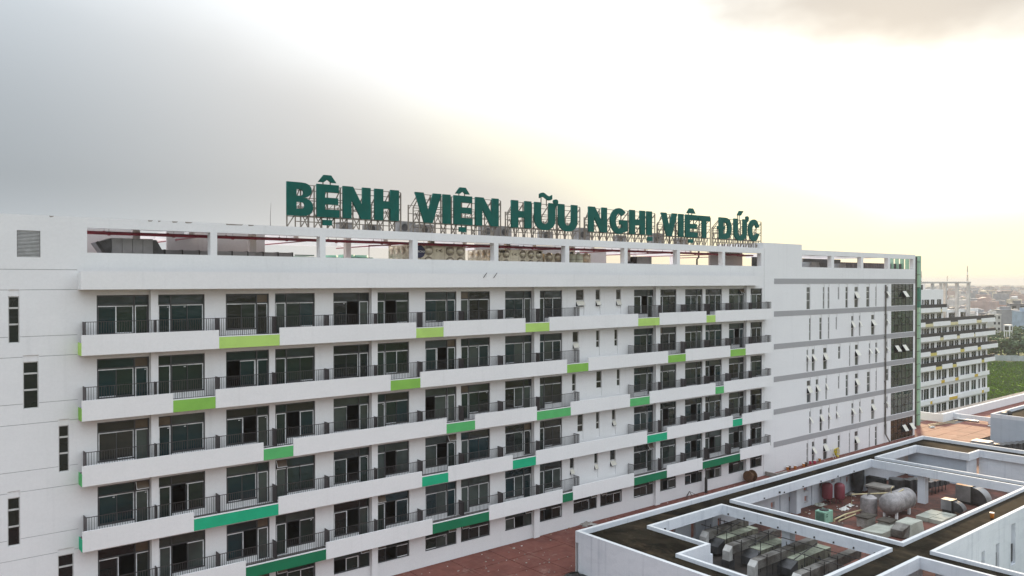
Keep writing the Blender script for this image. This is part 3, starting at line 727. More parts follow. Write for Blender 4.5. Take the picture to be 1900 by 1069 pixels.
opens = {  # (row, half index): which slider leaf is open: l / r
 (0, 4): 'r', (0, 5): 'l', (0, 10): 'r', (1, 2): 'l', (1, 6): 'r', (1, 14): 'r', (2, 2): 'r', (2, 3): 'l', (2, 4): 'r', (2, 6): 'l', (2, 13): 'l',
 (3, 1): 'l', (3, 4): 'r', (3, 5): 'l', (3, 6): 'r', (3, 11): 'l', (3, 12): 'r', (3, 15): 'l',
 (4, 0): 'r', (4, 1): 'l', (4, 2): 'r', (4, 3): 'l', (4, 4): 'r', (4, 5): 'l', (4, 12): 'r', (4, 13): 'l', (4, 14): 'r', (4, 15): 'l',
 (5, 4): 'l', (5, 5): 'l', (5, 8): 'r', (5, 9): 'l', (5, 11): 'l', (5, 12): 'r', (5, 13): 'l', (5, 14): 'l', (5, 15): 'l'}
brown = {(1, 0): 's', (2, 0): 's', (2, 1): 's', (3, 0): 'a', (3, 3): 'a', (4, 0): 's', (1, 6): 's', (2, 7): 's', (3, 6): 'a', (3, 8): 's', (0, 2): 's', (0, 7): 's', (1, 11): 's',
         (4, 10): 'a', (2, 15): 's', (4, 2): 's', (0, 14): 'a', (4, 5): 'a'}
for k in range(18): brown[(5, k)] = 'a' if k not in (2, 11, 15) else 's'
rest = MB(); rest_sash = MB()
def add_mesh(mb, me, loc, rotx=0.0):
    base = len(mb.v); ms = [m.name for m in me.materials]
    c, s_ = math.cos(rotx), math.sin(rotx)
    for v in me.vertices:
        x, y, z = v.co; y, z = y * c - z * s_, y * s_ + z * c
        mb.v.append((x + loc[0], y + loc[1], z + loc[2]))
    for p in me.polygons:
        mb.f.append(tuple(base + q for q in p.vertices)); mb.mi.append(mb._m(ms[p.material_index]))
rng = random.Random(21)
for i in range(6):
    low = i == 5
    z0 = LOWZ0 if low else FL[i]; h = (LOWZ1 - LOWZ0) if low else WH
    zt = 0.92 if low else 1.99
    for k, (a, b) in enumerate(half + (low_extra if low else [])):
        w = b - a; flip = k % 2 == 1; Yf = W + .135
        own = k < 10 and not (low and k < 2)
        win = inst('window', frame_mesh(w, flip, low), (a, Yf, z0), H)
        wm = w * .70; t = .075
        base_g = rng.choice(['glass', 'glass_teal', 'glass_green', 'glass_blue', 'glass_teal'] if i < 2 else ['glass_grey', 'glass', 'glass_green', 'glass_pale', 'glass_teal'])
        sb = t if low else .40
        sw = (wm - t) / 2 + .03; sh = zt - sb
        items = []   # (kind, x, y, z, w, h, mat/film, rotx)
        def put(kind, x, y, z, ww, hh, m, rx=0.0):
            if flip: x = w - x - ww
            items.append((kind, x, y, z, ww, hh, m, rx))
        op = opens.get((i, k))
        if flip and op: op = {'l': 'r', 'r': 'l'}[op]       # list is in picture order
        xa, xb = t, wm - sw
        if op == 'r': xb = t + rng.uniform(.02, .12)
        if op == 'l': xa = wm - sw - rng.uniform(.02, .10)
        fA, fB = rng.choice([1, 3, 17, 5, 7, 9]), rng.choice([5, 7, 5, 13, 21, 15])
        put('sash', xa, -.012, sb, sw, sh, fA); put('pane', xa + .05, -.012, sb + .05, sw - .10, sh - .10, base_g)
        put('sash', xb, .026, sb, sw, sh, fB); put('pane', xb + .05, .026, sb + .05, sw - .10, sh - .10, rng.choice([base_g, base_g, 'glass_pale', 'glass_green']))
        tw = wm - t
        put('pane', t, 0, zt + .07, tw, h - t - zt - .07, rng.choice([base_g, 'glass_grey', 'glass_pale'] if i > 1 else [base_g, 'glass_sky', 'glass_sky']))
        dw = w - t - wm - .08
        if low: put('pane', wm + .08, 0, t, dw, zt - t, base_g)
        else:
            put('door', wm + .08, -.012, .03, dw, zt - .03, rng.choice([7, 5, 3, 7, 23])); put('pane', wm + .13, -.012, .09, dw - .10, zt - .15, rng.choice([base_g, 'glass_green', 'glass_pale']))
        br = brown.get((i, k)); th = h - t - zt - .07
        if br == 'a':
            put('awning', wm + .08, -.05, h - t, dw, th, 'brown_pane', R(-28))
        else: put('pane', wm + .08, 0, zt + .07, dw, th, 'brown_pane' if br else base_g)
        for kind, x, y, z, ww, hh, m, rx_ in items:
            loc = (a + x, Yf + y, z0 + z)
            if kind in ('sash', 'door'):
                me = sash_mesh(ww, hh, m)
                if own: inst(kind, me, loc, win)
                else: add_mesh(rest_sash, me, loc)
            elif kind == 'awning':
                bq = MB(); bq.box(0, ww, -.012, .012, -hh, 0, 'brown_pane'); bq.box(0, ww, -.02, -.013, -hh, -hh + .03, 'film'); bq.box(0, .03, -.02, -.013, -hh + .03, 0, 'film')
                me = bq.mesh('awning_sash'); inst('awning_sash', me, loc, win, rot=(rx_, 0, 0))
            else:
                me = pane_mesh(ww, hh, m)
                if own: inst('pane', me, loc, win)
                else: add_mesh(rest, me, loc)
o = rest_sash.build('sash', H, fix=False); o['kind'] = 'stuff'

# slit windows -----------------------------------------------------
for x0, x1, zr, zb_, zt, zrt, cuts, op, kind in slits:
    w = x1 - x0; h = zt - zb_; Yf = W + .075
    f = MB(); t = .045; am = 'alu'
    f.box(x0, x0 + t, Yf, Yf + .05, zb_, zt, am); f.box(x1 - t, x1, Yf, Yf + .05, zb_, zt, am)
    f.box(x0 + t, x1 - t, Yf, Yf + .05, zt - t, zt, am); f.box(x0 + t, x1 - t, Yf, Yf + .05, zb_, zb_ + t, am)
    if zrt > zt + .02: f.box(x0, x1, Yf - .03, Yf + .06, zt + .002, zrt, 'white_wall')
    if zb_ > zr + .02: f.box(x0, x1, Yf - .03, Yf + .06, zr, zb_ - .002, 'white_wall')
    zs = [zt] + [zt - h * c for c in cuts] + [zb_]
    for c in zs[1:-1]: f.box(x0 + t, x1 - t, Yf - .01, Yf + .05, c - .045, c + .045, am)
    win = f.build('slit_window', H)
    for j in range(len(zs) - 1):
        a_, b_ = zs[j + 1] + .045, zs[j] - .045
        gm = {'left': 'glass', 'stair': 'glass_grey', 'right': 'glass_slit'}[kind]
        if op == j:
            hh = b_ - a_
            bq = MB(); bq.box(0, w - .03, -.02, .0, -hh, 0, 'alu'); bq.box(.03, w - .06, -.026, -.021, -hh + .04, -.04, 'awning_pale')
            inst('open_sash', bq.mesh('open_sash'), (x0 + .015, Yf - .02, b_), win, rot=(R(-rng.uniform(24, 36)), 0, 0))
        else:
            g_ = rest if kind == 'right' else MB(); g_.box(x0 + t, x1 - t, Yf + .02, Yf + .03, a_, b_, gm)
            if kind != 'right': g_.build('pane', win)
# louvre
mb = MB()
for k in range(19):
    z = 22.40 + k * .0737; mb.hexa([(6.52, W + .02, z), (7.57, W + .02, z), (7.57, W + .09, z + .05), (6.52, W + .09, z + .05), (6.52, W + .02, z + .012), (7.57, W + .02, z + .012), (7.57, W + .09, z + .062), (6.52, W + .09, z + .062)], 'alu')
mb.box(6.50, 7.59, W + .10, W + .12, 22.38, 23.8, 'black'); mb.build('louvre', H)
# grey stripes, curtain windows, downpipe
for i in range(6):
    mb = MB(); mb.box(77.70, 111.86, W - .012, W - .001, GZ[i] - .60, GZ[i], 'grey_stripe'); mb.build('grey_stripe', H)
cop = {0: [(3, 1)], 2: [(1, 1), (3, 1)], 5: [(3, 1), (5, 1)]}
for i, (a, b) in enumerate(curt):
    f = MB(); n = 6; cw_ = (CX1 - CX0) / n; ch = (b - a) / 3; Yf = W + .05
    for k in range(n + 1): f.box(CX0 + cw_ * k - .032, CX0 + cw_ * k + .032, Yf, Yf + .08, a, b, 'black')
    win = f.build('curtain_window', H)
    for k in range(n):
        for j in range(3):
            jig = rng.uniform(-.12, .12)
            if (k, j) in cop.get(i, []):
                bq = MB(); bq.box(0, cw_ - .1, -.02, 0, -ch + .05, 0, 'alu'); bq.box(.05, cw_ - .15, -.028, -.021, -ch + .10, -.05, 'awning_pale')
                inst('open_sash', bq.mesh('open_sash'), (CX0 + cw_ * k + .05, Yf - .02, b - ch * j - .02), win, rot=(R(-34), 0, 0))
                continue
            rest.box(CX0 + cw_ * k + .05, CX0 + cw_ * (k + 1) - .05, Yf + .03, Yf + .045, b - ch * (j + 1) + .03, b - ch * j - .03, 'glass_bronze' if i == 5 else rng.choice(['glass_curtain', 'glass_curtain', 'glass_pale', 'glass_green']))
    for j in (1, 2):
        for k in range(n): f = MB(); f.box(CX0 + cw_ * k + .034, CX0 + cw_ * (k + 1) - .034, Yf + .02, Yf + .06, b - ch * j - .029 + .12 * ((k + j) % 2), b - ch * j + .029 + .12 * ((k + j) % 2), 'black'); f.build('transom', win)
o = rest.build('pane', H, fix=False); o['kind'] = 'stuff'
px_ = fx(1643.5, W - .1)
mb = MB(); mb.tube([(px_, W - .12, 20.6), (px_, W - .12, 1.2), (px_ + .5, W - .5, .1)], .10, 'galv_dirty', 8)
for k in range(7): mb.box(px_ - .15, px_ + .15, W - .14, W - .013, 2.2 + 2.9 * k, 2.28 + 2.9 * k, 'galv_dark')
mb.build('downpipe', H)
#PART2
# ================================================================== ROOF SIGN
SY0, SY1 = 50.0, 50.16
LZ, LH = 25.44, 2.22
def bowl(x0, y0, y1, xr, n=12):
    return [(x0 + (xr - x0) * abs(math.sin(math.pi * k / n)) ** 0.8, y0 + (y1 - y0) * (1 - math.cos(math.pi * k / n)) / 2) for k in range(n + 1)]
def glyph(ch, w, h, s):
    b = .23 * h
    if ch == 'B': return [[(0, 0)] + bowl(w * .58, 0, h * .54, w, 10) + bowl(w * .54, h * .54, h, w * .95, 10) + [(0, h)],
                          [(s, b * .9)] + bowl(w * .55, b * .9, h * .41, w * .68, 8) + [(s, h * .41)], [(s, h * .60)] + bowl(w * .50, h * .60, h - b * .9, w * .63, 8) + [(s, h - b * .9)]]
    if ch == 'E': return [[(0, 0), (w, 0), (w, b), (s, b), (s, h * .39), (w * .95, h * .39), (w * .95, h * .60), (s, h * .60), (s, h - b), (w * .98, h - b), (w * .98, h), (0, h)]]
    if ch == 'N': return [[(0, 0), (s * .92, 0), (s * .92, h * .60), (w - s * 1.05, 0), (w, 0), (w, h), (w - s * .92, h), (w - s * .92, h * .42), (s * 1.1, h), (0, h)]]
    if ch == 'H': return [[(0, 0), (s, 0), (s, h * .38), (w - s, h * .38), (w - s, 0), (w, 0), (w, h), (w - s, h), (w - s, h * .62), (s, h * .62), (s, h), (0, h)]]
    if ch == 'I': return [[(0, 0), (w, 0), (w, h), (0, h)]]
    if ch == 'V': return [[(w * .34, 0), (w * .66, 0), (w, h), (w - s * 1.05, h), (w * .5, h * .38), (s * 1.05, h), (0, h)]]
    if ch == 'T': return [[(w / 2 - s / 2, 0), (w / 2 + s / 2, 0), (w / 2 + s / 2, h - b), (w, h - b), (w, h), (0, h), (0, h - b), (w / 2 - s / 2, h - b)]]
    if ch == 'U':
        r = w * .5; o = [(0, h)] + [(w / 2 - w / 2 * math.cos(math.pi * k / 14), h * .36 - h * .40 * math.sin(math.pi * k / 14) ** .9) for k in range(15)] + [(w, h)]
        q = [(w - s, h)] + [(w / 2 + (w / 2 - s) * math.cos(math.pi * k / 10), h * .36 - h * .17 * math.sin(math.pi * k / 10)) for k in range(11)] + [(s, h)]
        return [o + q]
    if ch in 'CG':
        def P(rx, rz, t): return (w / 2 + rx * math.cos(t), h / 2 + rz * math.sin(t))
        t0, t1 = R(42), R(318)
        o = [P(w * .5, h * .53, t0 + (t1 - t0) * k / 22) for k in range(23)]
        q = [P(w * .5 - s, h * .53 - b, t1 - (t1 - t0) * k / 18) for k in range(19)]
        if ch == 'C':
            o[0] = (w * .98, h * .66); q[-1] = (w * .70, h * .62); o[-1] = (w * .98, h * .34); q[0] = (w * .70, h * .36)
            return [o + q]
        o = o[:20]
        return [o + [(w * .98, h * .10), (w * .98, h * .54), (w * .54, h * .54), (w * .54, h * .36), (w * .68, h * .36), (w * .68, h * .24)] + q[3:]]
    if ch == 'D': return [[(0, 0)] + bowl(w * .46, 0, h, w, 16) + [(0, h)], [(s, b)] + bowl(w * .44, b, h - b, w - s * .95, 12) + [(s, h - b)]]
def curve_mesh(name, loops, x0, z0, y0, y1, m):
    cu = bpy.data.curves.new(name, 'CURVE'); cu.dimensions = '2D'; cu.fill_mode = 'BOTH'; cu.extrude = (y1 - y0) / 2
    cu.bevel_depth = 0.0
    for lp in loops:
        sp = cu.splines.new('POLY'); sp.points.add(len(lp) - 1); sp.use_cyclic_u = True
        for p, (x, z) in zip(sp.points, lp): p.co = (x, z, 0, 1)
    ob = bpy.data.objects.new(name, cu); COL.objects.link(ob)
    dg = bpy.context.evaluated_depsgraph_get()
    me = bpy.data.meshes.new_from_object(ob.evaluated_get(dg)); bpy.data.objects.remove(ob); bpy.data.curves.remove(cu)
    for v in me.vertices: v.co = Vector((x0 + v.co.x, (y0 + y1) / 2 + v.co.z, z0 + v.co.y))
    bm = bmesh.new(); bm.from_mesh(me); bmesh.ops.remove_doubles(bm, verts=bm.verts, dist=1e-4); bmesh.ops.recalc_face_normals(bm, faces=bm.faces); bm.to_mesh(me); bm.free()
    me.materials.clear(); me.materials.append(MATS[m]); me.name = name
    return me
def add_child(name, me, parent, off):
    for v in me.vertices: v.co -= off
    o = bpy.data.objects.new(name, me); COL.objects.link(o); o.parent = parent; WORLD[o.name] = off.copy(); return o
words = [('BỆNH', [('B', 532.3, 582.7, ''), ('E', 587.8, 631.2, '^.'), ('N', 636.4, 689.2, ''), ('H', 695.1, 741.7, '')], 532, 743),
         ('VIỆN', [('V', 770.2, 820.3, ''), ('I', 821.9, 837.3, ''), ('E', 842.2, 878, '^.'), ('N', 882.3, 926.4, '')], 757, 928),
         ('HỮU', [('H', 949.1, 986.9, ''), ('U', 992, 1031.2, '~,'), ('U', 1036, 1072.3, '')], 937, 1075),
         ('NGHỊ', [('N', 1092.2, 1127.1, ''), ('G', 1132.3, 1165.5, ''), ('H', 1168.5, 1197.7, ''), ('I', 1200, 1210.5, '.')], 1083, 1214),
         ('VIỆT', [('V', 1227, 1257.2, ''), ('I', 1259.3, 1269.1, ''), ('E', 1271.9, 1294.8, '^.'), ('T', 1295.8, 1318.2, '')], 1219, 1317),
         ('ĐỨC', [('D', 1334.4, 1358.2, '-'), ('U', 1361.7, 1386.4, "',"), ('C', 1388.6, 1410.1, '')], 1322, 1411)]
for word, letters, fa, fb in words:
    xa, xb = fx(fa, 50.3), fx(fb, 50.3)
    sg = thing('roof_sign', ((xa + xb) / 2, 50.3, 24.65), 'dark green raised letters spelling %s on a steel frame on the roof edge' % word, 'sign', 'green word signs along the roof edge')
    off = wloc(sg)
    for ch, a, b, marks in letters:
        x0, x1 = fx(a, SY0) + .03, fx(b, SY0) - .04; w = x1 - x0; s_ = w if ch == 'I' else min(.70, w * .36)
        lo = add_child('letter', curve_mesh('letter', glyph(ch, w, LH, s_), x0, LZ, SY0, SY1, 'sign_green'), sg, off)
        zt = LZ + LH; xc = (x0 + x1) / 2
        if '^' in marks:
            notch = .20 if word != 'VIỆT' else .02
            add_child('circumflex', curve_mesh('circumflex', [[(-.66, 0), (-.27, .50), (.27, .50), (.66, 0), (.27, 0), (0, notch), (-.27, 0)]], xc - .05, zt + .14, SY0, SY1, 'sign_green'), lo, off)
            pb = MB()
            for dx in (-.3, .24): pb.bar((xc + dx, SY1 + .04, zt - .3), (xc + dx, SY1 + .04, zt + .3), .06, 'steel')
            pb.build('accent_post', lo)
        if '.' in marks:
            add_child('dot', curve_mesh('dot', [[(-.33, 0), (.33, 0), (.33, .37), (-.33, .37)]], xc - .05 + (.16 if ch == 'I' else 0), LZ - .56, SY0 + .01, SY1, 'sign_green'), lo, off)
        if '~' in marks:
            up = [(-.70 + 1.4 * k / 12, .20 + .13 * math.sin(2 * math.pi * k / 12)) for k in range(13)]
            add_child('tilde', curve_mesh('tilde', [[(x, z + .20) for x, z in up] + [(x, z - .16) for x, z in reversed(up)]], xc + .1, zt + .30, SY0, SY1, 'sign_green'), lo, off)
            pb = MB()
            for dx in (-.3, .3): pb.bar((xc + dx, SY1 + .04, zt - .3), (xc + dx, SY1 + .04, zt + .5), .06, 'steel')
            pb.build('accent_post', lo)
        if "'" in marks:
            add_child('acute', curve_mesh('acute', [[(-.45, 0), (.15, 0), (.62, .50), (-.06, .50)]], xc - .1, zt + .35, SY0, SY1, 'sign_green'), lo, off)
            pb = MB()
            for dx in (-.3, .02): pb.bar((xc + dx, SY1 + .04, zt - .3), (xc + dx, SY1 + .04, zt + .5), .06, 'steel')
            pb.build('accent_post', lo)
        if ',' in marks:
            add_child('horn', curve_mesh('horn', [[(-.02, -.30), (.18, -.22), (.36, -.02), (.40, .22), (.34, .36), (.14, .42), (-.08, .36), (-.14, .18), (-.02, .06), (.0, -.1)]], x1 - .06, zt - .06, SY0, SY1, 'sign_green'), lo, off)
        if '-' in marks:
            add_child('stroke', curve_mesh('stroke', [[(-.28, 0), (.95, 0), (.95, .34), (-.28, .34)]], x0, LZ + .98, SY0 - .012, SY1 - .02, 'sign_green'), lo, off)
    fr = MB(); yF, yB = SY1 + .09, SY1 + .95
    n = max(2, round((xb - xa) / 0.92)); st = (xb - xa) / n
    Z0 = 24.655
    for k in range(n + 1):
        x = xa + st * k; tall = x > fx(letters[0][1], 50) - .1
        zt = LZ + LH - .15 if tall else LZ + 1.25
        fr.bar((x, yF, Z0), (x, yF, zt), .075, 'steel')
        if k == 0: continue
        fr.bar((x, yB, Z0), (x, yB, LZ + 1.2), .065, 'steel')
        fr.bar((x, yF, zt - .1), (x, yB, LZ + 1.15), .06, 'steel')
        fr.bar((x, yF, LZ + .06), (x, yB, LZ + .06), .04, 'steel'); fr.bar((x, yF, LZ + .9), (x, yB, LZ + .9), .04, 'steel')
        fr.bar((x, yB, LZ + .0), (x, yF, LZ + 1.0), .035, 'steel')
        if k < n:
            fr.bar((x, yF, Z0 + .02), (x + st * .55, yF, LZ + .04), .06, 'steel'); fr.bar((x + st * .98, yB, Z0 + .02), (x + st * .2, yB, LZ + .8), .05, 'steel')
            fr.bar((x + st * .5, yF, Z0), (x + st * .5, yF, LZ), .035, 'steel'); fr.bar((x, yB, LZ + .1), (x + st, yB, LZ + 1.1), .03, 'steel')
    fr.bar((xa, yF, Z0 + .02), (xa + st * .55, yF, LZ + .04), .06, 'steel')
    if fa < letters[0][1] - 5:                        # raking brace at the head of the word
        fr.bar((xa, yF, LZ + .9), (fx(letters[0][1], 50) + .25, yF, LZ + LH - .35), .05, 'steel')
    for z, d in ((LZ - .04, .06), (LZ + .62, .045), (LZ + 1.22, .045), (LZ + 1.72, .045), (LZ + LH - .12, .045)):
        xs_ = xa if z < LZ + 1.3 else fx(letters[0][1], 50) + .1
        fr.bar((xs_, yF, z), (xb, yF, z), d, 'steel')
    for z in (LZ - .3, LZ + .1, LZ + .62, LZ + 1.15): fr.bar((xa + st, yB, z), (xb, yB, z), .055, 'steel')
    for k in range(n + 1): fr.box(xa + st * k - .12, xa + st * k + .12, yF - .1, yF + .1, Z0 - .003, Z0 + .03, 'steel')
    fr.build('steel_frame', sg)

# lightning rod, cabinets on the canopy behind the sign
mb = MB(); x = fx(502, 51.0); mb.tube([(x, 51, 24.62), (x, 51, 25.4), (x + .05, 51, 26.3)], [.02, .014, .006], 'galv_dark', 6)
mb.box(x - .1, x + .1, 50.9, 51.1, 24.621, 24.66, 'galv_dark'); solo(mb, 'lightning_rod', 'thin grey lightning rod on the roof edge left of the word BỆNH', 'lightning rod', (x, 51, 24.62))
cab = None
cabs = [(752, 1.5, .95, 'in the gap before the word VIỆN'), (788, 1.3, .8, 'low behind the letter V of VIỆN'), (905, 1.5, 1.0, 'behind the last letter of VIỆN'), (935, 1.2, 1.0, 'in the gap before the word HỮU'),
        (1012, 1.3, .75, 'below the U with the tilde'), (1080, 1.5, 1.25, 'in the gap before the word NGHỊ'), (1150, 1.2, .75, 'below the G of NGHỊ'), (1218, 1.6, 1.15, 'in the gap before the word VIỆT'), (1262, 1.3, .8, 'below the I of VIỆT'), (640, 1.1, .65, 'below the letter N of BỆNH'), (690, 1.2, .6, 'below the H of BỆNH')]
for px, w, h, where in cabs:
    x = fx(px, 52.6); base = (x, 52.6, 24.62)
    t = thing('condenser_cabinet', base, 'pale grey condenser cabinet %s' % where, 'condenser', 'grey cabinets behind the roof letters')
    b = MB(); b.box(x - w / 2, x + w / 2, 52.3, 52.95, 24.70, 24.70 + h, 'galv'); b.box(x - w / 2 + .05, x - w / 2 + .15, 52.35, 52.9, 24.622, 24.70, 'rail'); b.box(x + w / 2 - .15, x + w / 2 - .05, 52.35, 52.9, 24.622, 24.70, 'rail'); b.build('casing', t)
    b = MB(); b.lathe([(.28, 0), (.28, .03), (.05, .05)], (x - w * .15, 52.296, 24.70 + h / 2), 'galv_dark', 14, 'Y'); b.build('fan_grille', t)

# ================================================================== PLANT ON THE ROOF DECK
RZ = 22.05
def zpx(px, py, Y): d = pixdir(px, py); return ZC + d.z * Y / d.y
# big duct box with sloping hoods
Y = W + 1.5
xa, xb = fx(207, Y, 450), fx(284, Y, 450); zt = 23.62
t = thing('air_duct', ((xa + xb) / 2, Y, RZ), 'big pale grey duct box with sloping dark hoods in the leftmost roof opening', 'duct')
for k in range(4):
    b = MB(); q = (xb - xa) / 4; b.box(xa + q * k + .012, xa + q * (k + 1) - .012, Y, Y + 1.6, RZ + .25, zt, 'galv'); b.build('panel', t)
b = MB(); x2 = fx(176, Y, 450); b.hexa([(xa - .012, Y, RZ + .3), (xa - .012, Y + 1.6, RZ + .3), (x2 + .75, Y + 1.6, RZ + .3), (x2 + .75, Y, RZ + .3), (xa - .012, Y, zt - .02), (xa - .012, Y + 1.6, zt - .02), (x2 + .1, Y + 1.6, zt - .28), (x2 + .1, Y, zt - .28)], 'galv_dark'); b.build('hood', t)
b = MB(); b.bar((x2 + .08, Y - .04, zt - .26), (x2 + .72, Y - .04, RZ + .32), .16, 'black'); b.build('hood_rim', t)
b = MB(); b.hexa([(xb + .012, Y, RZ + .3), (xb + .85, Y, RZ + .3), (xb + .85, Y + 1.6, RZ + .3), (xb + .012, Y + 1.6, RZ + .3), (xb + .012, Y, zt - .05), (xb + .2, Y, zt - .05), (xb + .2, Y + 1.6, zt - .05), (xb + .012, Y + 1.6, zt - .05)], 'galv_dark'); b.build('hood', t)
b = MB()
for dx in (.3, xb - xa - .3): b.box(xa + dx, xa + dx + .12, Y + .1, Y + 1.5, RZ + .002, RZ + .25, 'rail')
b.build('skid', t)
# long jointed duct
Y = W + 2.3; xa, xb = fx(306, Y, 460), fx(543, Y, 460)
t = thing('air_duct', ((xa + xb) / 2, Y, RZ), 'long low grey duct with dark joints running across two roof openings', 'duct')
n = 8
for k in range(n):
    q = (xb - xa) / n; b = MB(); b.box(xa + q * k + .035, xa + q * (k + 1) - .035, Y, Y + .8, RZ + .22, 23.02, 'galv'); b.build('duct_section', t)
for k in range(n + 1): b = MB(); x = xa + (xb - xa) * k / n; b.box(x - .034, x + .034, Y - .03, Y + .83, RZ + .002, 23.05, 'duct_black'); b.build('flange', t)
for px, py, w, yy, wh in ((556, 476, 1.7, 5.5, 'beyond the end of the long duct'), (643, 473, 1.6, 8.5, 'in the third roof opening, left one'), (668, 474, 1.6, 8.5, 'in the third roof opening, right one'), (612, 474, 1.5, 9.5, 'just right of the second pillar')):
    Y = W + yy; x = fx(px, Y, py); zt = zpx(px, py, Y)
    t = thing('cooling_tower', (x, Y, RZ), 'mint green cooling tower %s' % wh, 'cooling tower', 'mint green cooling towers on the roof')
    b = MB(); b.box(x - w / 2, x + w / 2, Y - .8, Y + .8, RZ + .003, zt - .22, 'mint'); b.build('casing', t)
    b = MB(); b.lathe([(w * .42, 0), (w * .40, .22)], (x, Y, zt - .219), 'mint', 18); b.build('fan_ring', t, smooth=True)
    b = MB()
    for k in range(5): b.box(x - w / 2 + .1, x + w / 2 - .1, Y - .83, Y - .803, RZ + .3 + .14 * k, RZ + .38 + .14 * k, 'mint_dark')
    b.build('louvre', t)
# panel water tanks
def water_tank(x0, x1, y0, y1, zt, label, cols, rows, logo=None, sidecols=4):
    t = thing('water_tank', ((x0 + x1) / 2, y0, RZ), label, 'water tank', 'stainless panel water tanks under the roof frame')
    b = MB(); b.box(x0 + .03, x1 - .03, y0 + .03, y1, RZ + .10, zt - .01, 'stainless'); b.box(x0, x1, y0, y1, RZ + .002, RZ + .10, 'rail'); b.build('shell', t)
    def dome(face, u0, u1, z0, z1, kind):
        b = MB(); cu, cz = (u0 + u1) / 2, (z0 + z1) / 2
        if face == 'f':
            b.box(u0 + .012, u1 - .012, y0 - .015, y0 + .028, z0 + .012, z1 - .012, 'stainless')
            mk = lambda a, h: (a, h)
            if kind == 'o': b.lathe([(.40 * (u1 - u0), .016), (.385 * (u1 - u0), .06), (.31 * (u1 - u0), .13), (.18 * (u1 - u0), .175), (.05 * (u1 - u0), .19)], (cu, y0, cz), 'stainless', 18, 'Y')
            else:
                for dx in (-.2, .2): b.lathe([(.13 * (u1 - u0), .016), (.10 * (u1 - u0), .07), (.03 * (u1 - u0), .09)], (cu + dx * (u1 - u0), y0, cz), 'stainless', 12, 'Y')
                b.box(cu - .22, cu + .22, y0 - .03, y0 - .016, cz - .03, cz + .03, 'rail')
        else:
            b.box(x0 - .015, x0 + .028, u0 + .012, u1 - .012, z0 + .012, z1 - .012, 'stainless')
            b.lathe([(.40 * (u1 - u0), -.016), (.37 * (u1 - u0), -.07), (.25 * (u1 - u0), -.14), (.05 * (u1 - u0), -.17)], (x0, cu, cz), 'stainless', 16, 'X')
        b.build('tank_panel', t, smooth=True)
    pz = (zt - RZ - .1) / rows
    for r in range(rows):
        for c in range(cols):
            u0 = x0 + (x1 - x0) * c / cols; u1 = x0 + (x1 - x0) * (c + 1) / cols
            dome('f', u0, u1, RZ + .1 + pz * r, RZ + .1 + pz * (r + 1), 'h' if c == 2 else 'o')
        for c in range(sidecols):
            v0 = y0 + (y1 - y0) * c / sidecols; v1 = y0 + (y1 - y0) * (c + 1) / sidecols
            dome('s', v0, v1, RZ + .1 + pz * r, RZ + .1 + pz * (r + 1), 'o')
    return t
Y = W + 1.7
x0, x1 = fx(764, Y, 465), fx(863.5, Y, 465)
t = water_tank(x0, x1, Y, x0 / (fx(721, 1, 465)), 23.86, 'stainless panel tank with a round dark blue badge under the word VIỆN', 5, 2)
mb = MB(); bx = fx(779, Y - .2, 467); bz = zpx(779, 467, Y - .2)
mb.lathe([(.47, .20), (.47, .215)], (bx, Y, bz), 'navy', 28, 'Y'); mb.build('badge', t)
def text_mesh(txt, size, loc, m, name):
    cu = bpy.data.curves.new(name, 'FONT'); cu.body = txt; cu.size = size; cu.align_x = 'CENTER'; cu.align_y = 'CENTER'; cu.extrude = .004; cu.offset = .004
    ob = bpy.data.objects.new(name, cu); COL.objects.link(ob)
    me = bpy.data.meshes.new_from_object(ob.evaluated_get(bpy.context.evaluated_depsgraph_get())); bpy.data.objects.remove(ob)
    for v in me.vertices: v.co = Vector((loc[0] + v.co.x, loc[1] - v.co.z, loc[2] + v.co.y))
    me.materials.clear(); me.materials.append(MATS[m]); return me
add_child('badge_lettering', text_mesh('EUROMA', .22, (bx, Y - .222, bz), 'paint_white', 'badge_lettering'), t, wloc(t))
x0, x1 = fx(915, Y, 468), fx(1007, Y, 468)
t = water_tank(x0, x1, Y, x0 / fx(868, 1, 468), 23.70, 'stainless panel tank with two black valves below the word HỮU', 6, 2)
for px in (933, 1001):
    b = MB(); x = fx(px, Y - .1, 462); b.lathe([(.10, .1), (.10, .26), (.06, .27)], (x, Y, 23.52), 'black', 12, 'Y'); b.build('valve', t)
Y = W + 2.6; x0, x1 = fx(1010, Y, 472), fx(1043, Y, 472)
water_tank(x0, x1, Y, Y + 2.4, 23.5, 'smaller stainless tank set back right of the tank with two valves', 2, 2, sidecols=2)
Y = W + 2.6; x0, x1 = fx(1079, Y, 472), fx(1096, Y, 472)
water_tank(x0, x1, Y, Y + 2.2, 23.55, 'narrow stainless tank panel right of the two cream pressure vessels', 1, 2, sidecols=2)
for px, yy, wh in ((1060.5, 2.0, 'left one, partly behind the pillar'), (1073, 1.7, 'right one, with a white cap')):
    Y = W + yy; x = fx(px, Y, 480); t = thing('pressure_vessel', (x, Y, RZ), 'cream green upright pressure vessel under the roof frame, %s' % wh, 'pressure vessel', 'cream pressure vessels')
    b = MB(); b.lathe([(.30, .002), (.42, .12), (.44, .3), (.44, 1.15), (.40, 1.30), (.26, 1.42), (.12, 1.47)], (x, Y, RZ), 'tank_cream', 20); b.build('vessel', t, smooth=True)
    b = MB(); b.lathe([(.13, 1.472), (.17, 1.50), (.15, 1.60), (.05, 1.63)], (x, Y, RZ), 'paint_white' if px > 1070 else 'rail', 14); b.build('cap', t, smooth=True)
    for z in (.55, .95): b = MB(); b.lathe([(.446, z), (.446, z + .03)], (x, Y, RZ), 'rail', 20); b.build('hoop', t)
Y = W + 2.4; xa, xb = fx(1182, Y, 480), fx(1209, Y, 480)
